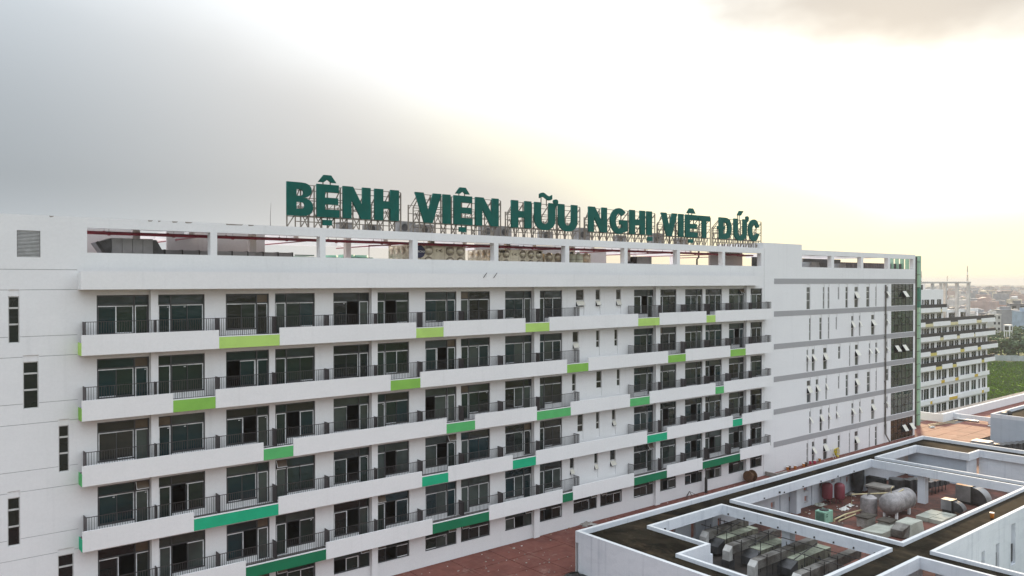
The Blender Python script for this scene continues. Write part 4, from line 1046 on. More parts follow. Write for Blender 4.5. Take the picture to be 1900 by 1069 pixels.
t = thing('air_duct', (xa, Y, RZ), 'grey duct box with a dark rim in the seventh roof opening', 'duct')
b = MB(); b.box(xa, xb, Y, Y + 1.6, RZ + .003, 23.45, 'galv'); b.build('casing', t)
b = MB(); b.box(xa - .14, xa - .002, Y + .02, Y + 1.6, RZ + .003, 23.4, 'duct_black'); b.build('flange', t)
b = MB(); b.lathe([(.6, 0), (.55, .9)], (xa - .7, Y + .6, RZ + .003), 'galv_dark', 16); b.build('elbow', t, smooth=True)
for px in (1346, 1293):
    x = fx(px, W + 3.6); b = MB(); b.tube([(x, W + 3.6, RZ), (x, W + 3.6, 23.4), (x + .3, W + 3.6, 23.6), (x + .3, W + 3.6, 24.3)], .09, 'black', 8); b.build('roof_pipe', H, smooth=True)
# right block roof: hoods, screens
for px, w, h, wh in ((1510, 3.2, 1.0, 'in the first opening of the far roof frame'), (1562, 2.6, .9, 'in the second opening of the far roof frame')):
    Y = W + 2.0; x = fx(px, Y, 495); t = thing('exhaust_hood', (x, Y, RZ), 'pale grey sloping exhaust hood %s' % wh, 'exhaust hood', 'exhaust hoods on the far roof')
    b = MB(); b.hexa([(x - w / 2, Y, RZ + .003), (x + w / 2, Y, RZ + .003), (x + w / 2, Y + 1.4, RZ + .003), (x - w / 2, Y + 1.4, RZ + .003), (x - w * .15, Y, RZ + h + .35), (x + w * .38, Y, RZ + h + .35), (x + w * .38, Y + 1.4, RZ + h + .35), (x - w * .15, Y + 1.4, RZ + h + .35)], 'galv'); b.build('hood', t)
    b = MB(); b.box(x + w / 2 + .003, x + w / 2 + .9, Y + .1, Y + 1.3, RZ + .003, RZ + h + .2, 'galv_dark'); b.build('fan_box', t)
sc = thing('roof_screen', (100, W + 4, RZ), 'dark slatted equipment screen behind the far roof openings', 'screen')
xa, xb = fx(1560, W + 4), fx(1676, W + 4); n = 34
for k in range(n):
    x = xa + (xb - xa) * k / n; b = MB(); b.box(x + .05, x + (xb - xa) / n - .05, W + 4, W + 4.06, RZ + .003, 23.55, 'divider'); b.build('slat', sc)
b = MB(); b.box(xa, xb, W + 4.063, W + 4.12, 22.5, 22.6, 'rail'); b.box(xa, xb, W + 4.063, W + 4.12, 23.35, 23.42, 'rail'); b.build('screen_rail', sc)
b = MB(); b.box(84, 92, W + 5, W + 5.2, RZ + .003, 23.9, 'concrete'); b.box(86, 88.5, W + 4.2, W + 4.9, RZ + .003, 23.75, 'slab_pale'); b.build('plant_wall', H)
for a, b_ in zip(rop2, rop2[1:]):
    xw = (a[1] + b_[0]) / 2; mb = MB(); mb.box(xw - .18, xw + .18, W + .54, W + 12, 24.12, 24.58, 'soffit'); mb.build('roof_beam', H)

# ================================================================== GREEN FIN SCREEN past the end of the block
t = thing('fin_screen', (116.5, 52.6, 0), 'tall sage green steel fin screen standing past the end of the white block', 'fin screen')
for k in range(4):
    x = 113.3 + 1.6 * k; b = MB(); b.box(x, x + .18, 53.2, 53.7, 0.003, 24.5, 'sage'); b.build('fin', t)
b = MB(); zc = [0.003, 6.6, 13.4, 17.2, 20.1, 24.75]; mm = ['sage', 'sage', 'sage', 'fin_green', 'sage']
for z0, z1, m in zip(zc, zc[1:], mm): b.box(119.35, 120.1, 52.3, 53.0, z0, z1 - .02, m)
b.box(119.4, 120.05, 52.35, 52.95, 20.0, 20.1, 'rail'); b.build('column', t)
for x, y, w in ((117.75, 51.95, .17), (118.35, 52.3, .30)):
    b = MB(); b.box(x - w / 2, x + w / 2, y - .1, y + .1, .003, 24.55, 'rail' if w < .2 else 'fin_green'); b.build('post', t)
for k in range(13): b = MB(); b.box(117.6, 119.34, 52.06, 52.18, 1.6 + 1.85 * k, 1.68 + 1.85 * k, 'rail'); b.build('rung', t)

# ================================================================== ANNEX (low building in front)
FLR = -0.70
A = thing('annex_building', (68.0, 33.0, FLR), 'low white annex in front with a dirty flat roof and sunken plant courts', 'building')
RT, RU, TOP, TOP2 = 2.62, 2.14, 2.97, 2.87
outA = [(42.4, 20.8), (54.25, 20.8), (54.25, 39.25), (45.6, 39.25), (45.6, 33.95), (42.4, 33.95)]
outA = [(42.4, 25.8), (54.25, 25.8), (54.25, 39.25), (45.6, 39.25), (45.6, 33.95), (42.4, 33.95)]
outB = [(56.3, 25.8), (79.8, 25.8), (79.8, 39.55), (56.3, 39.55)]
outC = [(81.7, 26.1), (93.3, 26.1), (93.3, 34.4), (90.5, 34.4), (90.5, 39.8), (81.7, 39.8)]
outD = [(44.0, 12.0), (54.0, 12.0), (54.0, 23.5), (44.0, 23.5)]
outE = [(56.1, 9.0), (80.0, 9.0), (80.0, 23.4), (56.1, 23.4)]
rects = [(42.4, 54.25, 25.8, 33.95), (45.6, 54.25, 33.95, 39.25), (56.3, 79.8, 25.8, 39.55), (81.7, 90.5, 26.1, 39.8), (90.5, 93.3, 26.1, 34.4), (44, 54, 12, 23.5), (56.1, 80, 9, 23.4)]
RX0, RX1, RY0, RY1 = 40.1, 96.3, 8.0, 41.72
def sheet(mb, z, m):
    xs = sorted({RX0 + .3, RX1 - .3} | {v for r in rects for v in r[:2]}); ys = sorted({RY0, RY1 - .3} | {v for r in rects for v in r[2:]})
    for x0, x1 in zip(xs, xs[1:]):
        for y0, y1 in zip(ys, ys[1:]):
            cx, cy = (x0 + x1) / 2, (y0 + y1) / 2
            if any(r[0] < cx < r[1] and r[2] < cy < r[3] for r in rects): continue
            mb.poly([(x0, y0, z), (x1, y0, z), (x1, y1, z), (x0, y1, z)], m)
mb = MB(); sheet(mb, RT, 'roof_dirt'); sheet(mb, RU, 'annex_white'); mb.build('roof', A, fix=False)
def ring(mb, poly, t, z0, z1, m, top):
    n = len(poly); area = sum(poly[k][0] * poly[(k + 1) % n][1] - poly[(k + 1) % n][0] * poly[k][1] for k in range(n))
    sgn = 1 if area > 0 else -1; outer = []
    for k in range(n):
        p0, p1, p2 = Vector(poly[k - 1]), Vector(poly[k]), Vector(poly[(k + 1) % n])
        d0 = (p1 - p0).normalized(); d1 = (p2 - p1).normalized()
        n0 = Vector((d0.y, -d0.x)) * sgn; n1 = Vector((d1.y, -d1.x)) * sgn
        outer.append(tuple(p1 + (n0 + n1) * t))
    for k in range(n):
        a, b = poly[k], poly[(k + 1) % n]; c, d = outer[(k + 1) % n], outer[k]
        mb.poly([(*a, z1), (*b, z1), (*c, z1), (*d, z1)], top)
        mb.poly([(*a, z0), (*b, z0), (*b, z1), (*a, z1)], m)
        mb.poly([(*d, z0), (*d, z1), (*c, z1), (*c, z0)], m)
        mb.poly([(*a, z0), (*d, z0), (*c, z0), (*b, z0)], m)
for nm, pl in (('a', outA), ('b', outB), ('c', outC), ('d', outD), ('e', outE)):
    mb = MB(); ring(mb, pl, .26, 2.10, TOP2, 'annex_white', 'annex_cap'); mb.build('court_parapet', A, fix=False)
mb = MB()
mb.box(RX0, RX0 + .3, RY0, RY1 - .3, -12.9, TOP, 'annex_white', top='annex_cap'); mb.build('wall', A)
vents = [(61.5, 62.1, .0, .5), (64.6, 65.2, .2, .75), (67.6, 68.3, .25, .75), (70.2, 70.8, .85, 1.35), (70.3, 70.9, -.2, .35), (73.0, 73.6, .85, 1.4), (75.3, 75.9, .9, 1.9), (78.2, 78.8, .4, 1.0), (79.7, 80.5, .3, 1.8), (47.5, 48.2, .2, .9), (50.2, 51.0, .3, 1.3), (53.0, 53.6, -.2, 1.2), (56.5, 57.1, .1, .8)]
mb = MB()
holed(mb, RX0, RX1, FLR, RU, RY1 - .3, [(a, b, c, d, .2, 'brick_pink') for a, b, c, d in vents], 'annex_white')
mb.poly([(RX0, RY1, -12.9), (RX1, RY1, -12.9), (RX1, RY1, TOP), (RX0, RY1, TOP)], 'white_wall')
mb.box(RX0, RX1, RY1 - .3, RY1 - .002, RU + .002, TOP - .001, 'annex_white', top='annex_cap'); mb.build('wall', A, fix=False)
for a, b, c, d in vents: mb = MB(); mb.box(a - .03, b + .03, RY1 - .42, RY1 - .302, c - .06, c, 'annex_cap'); mb.build('vent_sill', A)
mb = MB(); mb.box(RX1 - .3, RX1, RY0, RY1 - .302, RU - .04, TOP, 'annex_white', top='annex_cap'); mb.build('east_parapet' if False else 'edge_parapet', A)
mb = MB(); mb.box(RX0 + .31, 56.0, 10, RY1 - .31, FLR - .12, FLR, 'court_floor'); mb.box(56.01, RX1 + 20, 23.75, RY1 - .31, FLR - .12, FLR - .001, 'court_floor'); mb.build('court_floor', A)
mb = MB(); mb.box(47.2, 57.6, 27.5, 39.9, FLR + .001, FLR + .02, 'grime'); mb.build('drain_tray', A)  # black sheet added to paint the shade between the units
for xx in (51.9, 54.05, 56.6):
    mb = MB(); mb.tube([(xx, 27.0, 1.62), (xx + .1, 39.6, 1.62)], .032, 'black', 8); mb.build('overhead_pipe', A)
mb = MB(); mb.tube([(57.0, 41.22, 1.45), (79.0, 41.22, 1.45)], .07, 'galv_dirty', 8); mb.build('wall_pipe', A)
for k in range(9): mb = MB(); mb.box(58.2 + 2.4 * k, 58.26 + 2.4 * k, 41.1, 41.41, 1.36, 1.42, 'rail'); mb.bar((58.23 + 2.4 * k, 41.22, 1.5), (58.23 + 2.4 * k, 41.22, 2.13), .025, 'rail'); mb.build('pipe_bracket', A)
for xx in (60.2, 66.0, 71.5, 77.0): mb = MB(); mb.box(xx, xx + .35, 41.3, 41.415, FLR + .01, RU - .01, 'annex_white'); mb.build('pilaster', A)
for x, y in ((55.27, 33.9), (80.75, 34.9), (55.27, 26.0), (80.75, 27), (68, 24.6), (43.5, 24.6), (55.27, 24.4), (47, 24.6), (95.6, 28.5), (68, 41.0), (80.75, 41.0), (55.2, 41.0)):
    mb = MB(); mb.box(x - .36, x + .36, y - .36, y + .36, FLR + .002, RU - .002, 'annex_white'); mb.build('column', A)
mb = MB(); mb.box(90.9, 91.1, 34.8, 40.9, FLR + .002, RU - .03, 'old_concrete'); mb.box(90.78, 93.2, 34.68, 34.79, FLR + .002, 2.09, 'annex_white'); mb.build('court_wall', A)
mb = MB(); mb.box(93.6, 93.8, 29.6, 34.6, FLR + .002, RU - .03, 'annex_white'); mb.build('court_wall', A)
mb = MB(); mb.box(42.0, 45.86, 33.955, 34.2, FLR + .002, 2.098, 'annex_white'); mb.build('court_wall', A)
# deep court with slit windows
mb = MB(); sl_ = [(58.4, 58.9), (60.5, 61.1), (63.9, 64.5), (66.6, 67.3), (69.6, 70.6), (73, 74)]
holed(mb, 56.1, 80, -12.9, 2.09, 23.41, [(a, b, -1.2 - (.8 if k % 2 else 0), 2.0 - .5 * (k % 3 == 0) if k == 4 else 1.1, .28, 'annex_white') for k, (a, b) in enumerate(sl_)], 'annex_white')
mb.poly([(56.1, 9, -12.9), (56.1, 23.41, -12.9), (56.1, 23.41, 2.09), (56.1, 9, 2.09)], 'annex_white'); mb.build('deep_court_wall', A, fix=False)
for k, (a, b) in enumerate(sl_):
    q = MB(); q.box(a + .45 * (b - a), b - .02, 23.60, 23.66, -1.1, .3, 'glass_grey'); q.box(a + .40 * (b - a), a + .45 * (b - a) - .002, 23.58, 23.68, -1.1, .3, 'frame_dark'); q.build('window', A)

# ---- plant in the left court: air handlers, ducts, hangers
for x0, x1, y0, y1, wh in ((53.0, 57.6, 38.1, 38.75, 'nearest the corner of the left court'), (52.9, 56.6, 34.75, 35.4, 'in the middle of the left court'), (53.1, 57.8, 31.8, 32.5, 'nearest the viewer in the left court')):
    t = thing('air_handler', ((x0 + x1) / 2, y0, FLR), 'long stained olive air handler with panel doors %s' % wh, 'air handler', 'air handlers in the left court')
    b = MB(); b.box(x0 + .1, x1 - .1, y0 + .05, y1 + .55, FLR + .003, FLR + .2, 'black'); b.build('skid', t)
    n = 5
    for k in range(n):
        q = (x1 - x0) / n; b = MB(); b.box(x0 + q * k + .015, x0 + q * (k + 1) - .015, y0, y1 + .6, FLR + .2, .60, 'panel_olive', top='panel_top')
        for j in range(2): b.box(x0 + q * (k + .3 + .35 * j), x0 + q * (k + .36 + .35 * j), y0 - .03, y0 - .002, FLR + .45 + .2 * ((k + j) % 2), FLR + .62 + .2 * ((k + j) % 2), 'black')
        b.build('panel', t)
    b = MB(); b.lathe([(.13, .0), (.13, .05)], (x0 + (x1 - x0) * .62, y0 - .003, .2), 'black', 12, 'Y'); b.build('port', t)
    b = MB(); b.hexa([(x0 - .8, y0 + .1, FLR + .25), (x0 + .014, y0, FLR + .22), (x0 + .014, y1 + .6, FLR + .22), (x0 - .8, y1 + .5, FLR + .25), (x0 - .8, y0 + .1, .1), (x0 + .014, y0, .55), (x0 + .014, y1 + .6, .55), (x0 - .8, y1 + .5, .1)], 'galv_dark'); b.build('inlet_hood', t)
for x0, x1, y0, wh in ((51.6, 57.5, 38.95, 'along the back of the left court'), (50.2, 57.2, 35.75, 'second from the back of the left court'), (48.9, 57.4, 32.7, 'third from the back of the left court'), (48.9, 57.6, 29.3, 'at the front edge of the left court')):
    t = thing('air_duct', ((x0 + x1) / 2, y0, FLR), 'stained galvanised duct with a sloping end %s' % wh, 'duct', 'galvanised ducts in the left court')
    n = 5; q = (x1 - x0 - .5) / n
    for k in range(n):
        b = MB(); b.box(x0 + .5 + q * k + .01, x0 + .5 + q * (k + 1) - .01, y0, y0 + .62, .55, 1.15, 'galv_dirty'); b.build('duct_section', t)
    b = MB(); b.hexa([(x0 + .1, y0, .1), (x0 + .5, y0, .1), (x0 + .5, y0 + .62, .1), (x0 + .1, y0 + .62, .1), (x0 + .12, y0, .78), (x0 + .50, y0, 1.14), (x0 + .50, y0 + .62, 1.14), (x0 + .12, y0 + .62, .78)], 'galv_bright'); b.build('end_cap', t)
    b = MB(); b.box(x0 + .05, x0 + .7, y0 - .05, y0 + .67, FLR + .003, .098, 'galv_dark'); b.build('drop_duct', t)
    for k in (1.6, 3.4, 5.2):
        b = MB(); x = x0 + k; b.box(x - .02, x + .02, y0 - .05, y0 - .012, FLR + .003, 1.4, 'black'); b.box(x - .02, x + .02, y0 + .632, y0 + .67, FLR + .003, 1.4, 'black'); b.box(x - .02, x + .02, y0 - .05, y0 + .67, 1.165, 1.2, 'black'); b.build('hanger', t)
t = thing('air_duct', (49.7, 31.0, FLR), 'flat dusty duct crossing the ends of the other ducts in the left court', 'duct')
for k in range(6):
    b = MB(); y = 27.9 + 1.55 * k; b.box(47.6, 48.5, y + .01, y + 1.54, -.1, .3, 'galv_dirty'); b.build('duct_section', t)
b = MB(); b.box(47.8, 48.3, 28, 37, FLR + .003, -.102, 'black'); b.build('stand', t)
mb = MB()
for y in (30.6, 34.2, 37.2): mb.bar((50.5, y, 1.55), (54.2, y + .3, 1.9), .05, 'black'); mb.bar((52, y, FLR), (52, y, 1.68), .04, 'black')
mb.build('pipe_hanger', A)
# ---- plant in the middle court
for x, y, wh in ((73.3, 40.75, 'left one'), (74.15, 39.95, 'right one')):
    t = thing('expansion_tank', (x, y, FLR), 'faded red expansion tank by the vented wall, %s' % wh, 'tank', 'red expansion tanks')
    b = MB(); b.lathe([(.10, .38), (.30, .40), (.46, .52), (.50, .66), (.50, 1.72), (.45, 1.88), (.28, 2.0), (.08, 2.03)], (x, y, FLR), 'tank_red', 20); b.build('vessel', t, smooth=True)
    for a in range(3):
        b = MB(); q = 2.1 * a + .4; b.bar((x + .34 * math.cos(q), y + .34 * math.sin(q), FLR + .003), (x + .3 * math.cos(q), y + .3 * math.sin(q), FLR + .5), .06, 'tank_red'); b.build('leg', t)
x, y = 73.2, 36.55; t = thing('storage_tank', (x, y, FLR), 'foil wrapped upright tank beside the long horizontal tank', 'tank')
b = MB(); b.lathe([(.72, .003), (.74, .1), (.74, 1.35), (.70, 1.5), (.45, 1.66), (.12, 1.72)], (x, y, FLR), 'tank_wrap', 24); b.build('shell', t, smooth=True)
for a in range(4): b = MB(); b.tube([(x - .25 + .16 * a, y, FLR + 1.66), (x - .25 + .16 * a, y, FLR + 1.9)], .03, 'rail', 6); b.build('nozzle', t)
x, y, zc_ = 74.2, 34.55, .62; t = thing('horizontal_tank', (x + .6, y, FLR), 'long horizontal foil wrapped tank on white legs in the middle court', 'tank')
b = MB(); b.lathe([(.06, -2.1), (.45, -2.02), (.75, -1.86), (.92, -1.6), (.96, -1.4), (.96, 1.9), (.92, 2.1), (.75, 2.36), (.45, 2.5), (.06, 2.58)], (x + .3, y, zc_), 'tank_wrap', 28, 'X'); b.build('shell', t, smooth=True)
b = MB()
for dx in (-1.0, -.2, .7, 1.5): b.lathe([(.972, dx), (.972, dx + .07)], (x + .3, y, zc_), 'tank_wrap', 28, 'X')
b.build('strap', t)
for dx in (-.9, 1.6):
    for dy in (-.55, .55): b = MB(); b.box(x + dx - .1, x + dx + .1, y + dy - .1, y + dy + .1, FLR + .003, .0, 'paint_white'); b.build('leg', t)
b = MB(); b.tube([(x - .8, y, 1.55), (x - .8, y, 2.0), (x - .2, y + .1, 2.05)], .05, 'pipe_cream', 8); b.tube([(x + .1, y - .2, 1.5), (x + 1.2, y - .2, 1.62)], .06, 'pipe_cream', 8); b.build('pipe', t, smooth=True)
t = thing('condensing_unit', (67.45, 37.8, FLR), 'mint green condensing unit on the red floor of the middle court', 'condenser')
b = MB(); b.box(66.8, 68.1, 37.3, 38.3, FLR + .003, .35, 'mint'); b.build('casing', t)
b = MB()
for k in range(8): b.box(66.77, 66.797, 37.4, 38.2, FLR + .15 + .105 * k, FLR + .215 + .105 * k, 'mint_dark')
b.build('coil_grille', t)
b = MB(); b.lathe([(.40, .352), (.42, .42), (.36, .43)], (67.45, 37.8, 0), 'black', 18); b.build('fan', t)
b = MB(); b.box(66.95, 67.15, 37.27, 37.297, -.1, .0, 'mint_dark'); b.box(66.95, 67.15, 37.27, 37.297, .08, .18, 'mint_dark'); b.build('vent', t)
for x0, x1, y0, y1, zt, lab in ((68.35, 70.1, 34.2, 35.4, .25, 'concrete plinth box with a mossy lid, left of the foil wrapped tanks'), (69.3, 70.8, 32.7, 33.95, .05, 'lower concrete box with a mossy lid in front of the horizontal tank')):
    t = thing('concrete_chamber', ((x0 + x1) / 2, (y0 + y1) / 2, FLR), lab, 'concrete box', 'mossy concrete boxes'); b = MB(); b.box(x0 + .12, x1 - .12, y0 + .12, y1 - .12, FLR + .003, zt - .1, 'concrete'); b.build('chamber', t)
    b = MB(); b.box(x0, x1, y0, y1, zt - .098, zt, 'moss_top'); b.build('lid', t)
t = thing('concrete_chamber', (79.0, 38.2, FLR), 'large concrete box with an overhanging slab behind the tanks', 'concrete box'); b = MB(); b.box(78.2, 79.7, 37.5, 39.1, FLR + .003, .5, 'concrete'); b.build('chamber', t)
b = MB(); b.box(77.9, 79.75, 37.2, 39.3, .502, .68, 'concrete'); b.build('lid', t)
t = thing('cover_platform', (67.9, 33.5, FLR), 'row of pale grey cover panels along the near edge of the middle court', 'panels')
for k in range(4):
    b = MB(); b.hexa([(66.4 + .9 * k, 32.0, FLR + .003), (67.27 + .9 * k, 32.0, FLR + .003), (67.27 + .9 * k, 33.9, FLR + .003), (66.4 + .9 * k, 33.9, FLR + .003), (66.4 + .9 * k, 32.0, -.15), (67.27 + .9 * k, 32.0, -.15), (67.27 + .9 * k, 33.9, -.3), (66.4 + .9 * k, 33.9, -.3)], 'slab_pale'); b.build('panel', t)
t = thing('cover_platform', (76.2, 31.8, FLR), 'low platform of pale stained panels right of the middle court', 'panels')
for k in range(4):
    for j in range(2):
        b = MB(); b.box(74.6 + .8 * k, 75.36 + .8 * k, 30.6 + 1.15 * j, 31.7 + 1.15 * j, FLR + .003, FLR + .35 + .02 * ((k + j) % 2), 'slab_pale'); b.build('panel', t)
t = thing('fan_box', (70.3, 31.6, FLR), 'pale wedge shaped fan box in front of the lower concrete box', 'fan box')
b = MB(); b.hexa([(68.6, 30.7, FLR + .003), (71.4, 30.7, FLR + .003), (71.4, 32.3, FLR + .003), (68.6, 32.3, FLR + .003), (69.3, 30.9, .3), (71.4, 30.9, .3), (71.4, 32.2, .3), (69.3, 32.2, .3)], 'slab_pale'); b.build('casing', t)
b = MB(); b.hexa([(67.9, 31.0, FLR + .1), (68.58, 30.75, FLR + .1), (68.58, 32.2, FLR + .1), (67.9, 32.0, FLR + .1), (67.9, 31.0, .0), (69.2, 30.95, .28), (69.2, 32.15, .28), (67.9, 32.0, .0)], 'galv_dirty'); b.build('throat', t)
# pipes and rubbish on the floor of the middle court
for pts, r, lab in (([(68.15, 37.2, -.5), (70.4, 37.35, -.47), (72.6, 37.0, -.4)], .07, 'long cream pipe crossing the red floor to the upright tank'),
                    ([(68.4, 36.9, -.6), (71.6, 37.0, -.6)], .06, 'shorter cream pipe lying beside the long one'),
                    ([(74.5, 38.9, FLR), (74.5, 38.9, .35), (76.6, 37.6, .35), (77.8, 36.9, .35)], .07, 'pale pipe on a stand behind the foil wrapped tanks')):
    b = MB(); b.tube(pts, r, 'pipe_cream', 8); c0 = ground(1, 1, 0) if False else Vector(pts[0])
    if pts[0][2] > FLR:
        for q in pts[:1] if r < .065 else pts[:2]: b.box(q[0] - .06, q[0] + .06, q[1] - .06, q[1] + .06, FLR + .003, q[2] - r * .8, 'pipe_cream')
    solo(b, 'water_pipe', lab, 'pipe', (pts[0][0], pts[0][1], FLR), smooth=True)
def sheet_debris(name, x, y, z, w, m, lab, cat, seed):
    rg = random.Random(seed); b = MB(); n = 5; pts = {}
    for i in range(n):
        for j in range(n): pts[i, j] = (x + w * (i / (n - 1) - .5) + rg.uniform(-.1, .1) * w, y + w * .7 * (j / (n - 1) - .5) + rg.uniform(-.1, .1) * w, z + .01 + rg.uniform(0, .28) * w * (0.3 if i in (0, n - 1) or j in (0, n - 1) else 1))
    for i in range(n - 1):
        for j in range(n - 1): b.poly([pts[i, j], pts[i + 1, j], pts[i + 1, j + 1], pts[i, j + 1]], m)
    return solo(b, name, lab, cat, (x, y, z))
sheet_debris('plastic_sheet', 72.6, 38.6, FLR, 1.0, 'plastic_white', 'crumpled white plastic sheet in front of the left red tank', 'plastic sheet', 3)
sheet_debris('plastic_sheet', 74.2, 38.9, FLR, .9, 'plastic_white', 'crumpled white plastic sheet in front of the right red tank', 'plastic sheet', 4)
sheet_debris('rubble_heap', 78.0, 40.8, FLR, 1.4, 'concrete', 'heap of pale rubble and sacks along the vented wall', 'rubble', 5)
sheet_debris('rubble_heap', 72.0, 40.8, FLR, 1.1, 'slab_pale', 'thin pale patch of rubble left of the red tanks', 'rubble', 6)
sheet_debris('tarpaulin', 69.8, 37.6, FLR, .8, 'black', 'small black tarpaulin heap right of the mint condensing unit', 'tarpaulin', 8)
b = MB()
rg = random.Random(11)
for k in range(120):
    x, y = rg.uniform(66, 79), rg.uniform(33.8, 41.1); s_ = rg.uniform(.03, .11); b.box(x - s_, x + s_, y - s_ * .6, y + s_ * .6, FLR + .002, FLR + .02 + s_ * .4, rg.choice(['plastic_white', 'concrete', 'timber_pale', 'wood', 'terracotta']))
o = b.build('floor_litter'); o['kind'] = 'stuff'
# grey ducts and elbow behind, under the roof
t = thing('air_duct', (81.4, 38.0, FLR), 'dark grey duct with a rounded elbow under the far side of the middle court', 'duct')
b = MB(); b.box(80.3, 81.0, 38.6, 40.4, FLR + .4, .95, 'galv_dark'); b.build('duct_section', t)
b = MB(); b.lathe([(.75, FLR + .4 + .7), (.75, .95 + .7)], (81.7, 37.9, -.7), 'galv_dark', 20); b.build('elbow', t, smooth=True)
for k in range(4): b = MB(); b.box(81.9 + .75 * k, 82.6 + .75 * k, 36.6 - .2 * k, 37.5 - .2 * k, FLR + .4, .95, 'galv_dark'); b.build('duct_section', t)
b = MB(); b.box(80.4, 84, 37.0, 38.4, FLR + .003, FLR + .398, 'black'); b.build('stand', t)
t = thing('air_duct', (77.2, 40.2, FLR), 'curved dark duct riser against the vented wall corner', 'duct')
b = MB(); b.lathe([(.35, .003), (.5, .5), (.62, 1.2), (.62, 2.7)], (79.2, 40.7, FLR), 'galv_dark', 16); b.build('riser', t, smooth=True)
for i_, (x, y, w, h, lab) in enumerate(((83.4, 31.5, 1.45, 1.55, 'large pale grey duct box with a curved hood right of the court pillar'), (79.0, 31.5, 1.0, .95, 'smaller grey duct box with a curved hood right of the court pillar'))):
    zb_ = FLR + .25; t = thing('duct_hood', (x, y, FLR), lab, 'duct', 'duct boxes with curved hoods')
    b = MB(); b.box(x, x + w, y, y + w, zb_, zb_ + h, 'galv', top='rust' if i_ == 0 else 'galv'); b.build('casing', t)
    b = MB(); n = 8
    prof = [(y - .002, zb_ + .05), (y - .002, zb_ + h - .08)] + [(y - .002 - w * .95 * math.sin(math.pi / 2 * k / n), zb_ + .15 + (h - .23) * math.cos(math.pi / 2 * k / n)) for k in range(1, n + 1)] + [(y - w * .6, zb_ - .1)]
    m_ = len(prof); base = len(b.v)
    b.v += [(x + .1, p, z) for p, z in prof] + [(x + w - .1, p, z) for p, z in prof]
    b.f.append(tuple(base + k for k in range(m_))); b.mi.append(b._m('galv_dark')); b.f.append(tuple(base + m_ + k for k in reversed(range(m_)))); b.mi.append(b._m('galv_dark'))
    for k in range(m_): b.f.append((base + k, base + (k + 1) % m_, base + m_ + (k + 1) % m_, base + m_ + k)); b.mi.append(b._m('galv' if 1 <= k < m_ - 2 else 'galv_dark'))
    b.build('hood', t)
    b = MB(); b.box(x - .04, x + w + .04, y - .06, y + .05, zb_ - .05, zb_ + h + .04, 'duct_black'); b.build('flange', t)
    b = MB(); b.box(x + .1, x + w - .1, y + .1, y + w - .1, FLR + .003, zb_ - .002, 'black'); b.build('stand', t)
t = thing('air_duct', (85.5, 35.0, FLR), 'rust topped duct on thin legs under the far side of the roof', 'duct')
for k in range(4): b = MB(); b.box(84.2 + .85 * k, 85.0 + .85 * k, 35.6 - .15 * k, 36.6 - .15 * k, .0, .6, 'galv_dark', top='rust'); b.build('duct_section', t)
for k in range(5): b = MB(); b.box(84.25 + .8 * k, 84.3 + .8 * k, 35.5, 35.56, FLR + .003, .0, 'black'); b.build('leg', t)
t = thing('air_duct', (94.5, 27.8, FLR), 'rusty duct glimpsed through the opening of the right court', 'duct')
for k in range(3): b = MB(); b.box(94.0 + .3 * k, 95.0 + .3 * k, 27.2 + .7 * k, 27.85 + .7 * k, FLR + .4, .4, 'galv', top='rust'); b.build('duct_section', t)
b = MB(); b.box(94.0, 95.3, 27.3, 29.2, FLR + .003, FLR + .398, 'black'); b.build('stand', t)
# black ties stuck in the court parapets
mb = MB()
for k in range(9): mb.box(54.15, 54.249, 26.6 + 1.5 * k, 26.68 + 1.5 * k, 2.2, 2.32, 'black')
for k in range(7): mb.box(57.5 + 3.1 * k, 57.58 + 3.1 * k, 39.45, 39.549, 2.2, 2.3, 'black')
mb.box(47.0, 47.12, 39.15, 39.249, 2.25, 2.4, 'black'); mb.box(62.9, 63.05, 39.43, 39.549, 2.3, 2.45, 'black')
o = mb.build('tie_rod', A); o['kind'] = 'stuff'
# paint bucket on the annex roof
def bucket(p, m, lab, h=.36, rim='plastic_white', group=None):
    t = thing('bucket', p, lab, 'bucket', group); x, y, z = p
    b = MB(); b.lathe([(.12, .002), (.13, .02), (.165, h)], (x, y, z), m, 16); b.build('pail', t, smooth=True)
    b = MB(); b.lathe([(.175, h - .03), (.175, h + .015), (.15, h + .018)], (x, y, z), rim, 16); b.build('rim', t)
bucket((68.2, 24.25, RT), 'paint_orange', 'paint bucket with a white lid standing on the dirty annex roof', .42)

# ---- things on the terrace strip beside the hospital
pb = strip(1392, 889, 48.8); t = thing('cable_reel', pb, 'brown wooden cable reel leaning by the foot of the hospital wall', 'cable reel')
for dy, in ((-.38,), (.38,)):
    b = MB(); b.lathe([(.60, -.035), (.60, .035)], (pb.x, pb.y, .603), 'wood', 24, 'X'); 
    for v in range(len(b.v)): b.v[v] = (b.v[v][0] + dy, b.v[v][1], b.v[v][2])
    b.build('flange', t)
b = MB(); b.lathe([(.30, -.34), (.30, .34)], (pb.x, pb.y, .603), 'wood', 20, 'X'); b.build('drum', t, smooth=True)
p = strip(1310, 913, 49.05); b = MB(); b.lathe([(.13, .003), (.14, .05), (.14, 1.45), (.10, 1.56), (.05, 1.60), (.05, 1.72)], tuple(p), 'black', 14); solo(b, 'gas_cylinder', 'tall black gas cylinder standing on the red terrace strip', 'gas cylinder', p, smooth=True)
p = ground(1280, 924); b = MB()
for dx, dy in ((-.5, 0), (.5, .1), (.1, .5)): b.bar((p.x + dx, p.y + dy, .02), (p.x + .05, p.y + .1, .62), .04, 'rail')
b.bar((p.x + .05, p.y + .1, .60), (p.x + 1.2, p.y - .1, .03), .04, 'rail'); solo(b, 'tripod_stand', 'small dark wire tripod lying on the terrace strip left of the gas cylinder', 'stand', p)
p = strip(1553, 836, 49.15); t = thing('hose_reel', p, 'bright yellow hose coil against the hospital wall', 'hose')
b = MB()
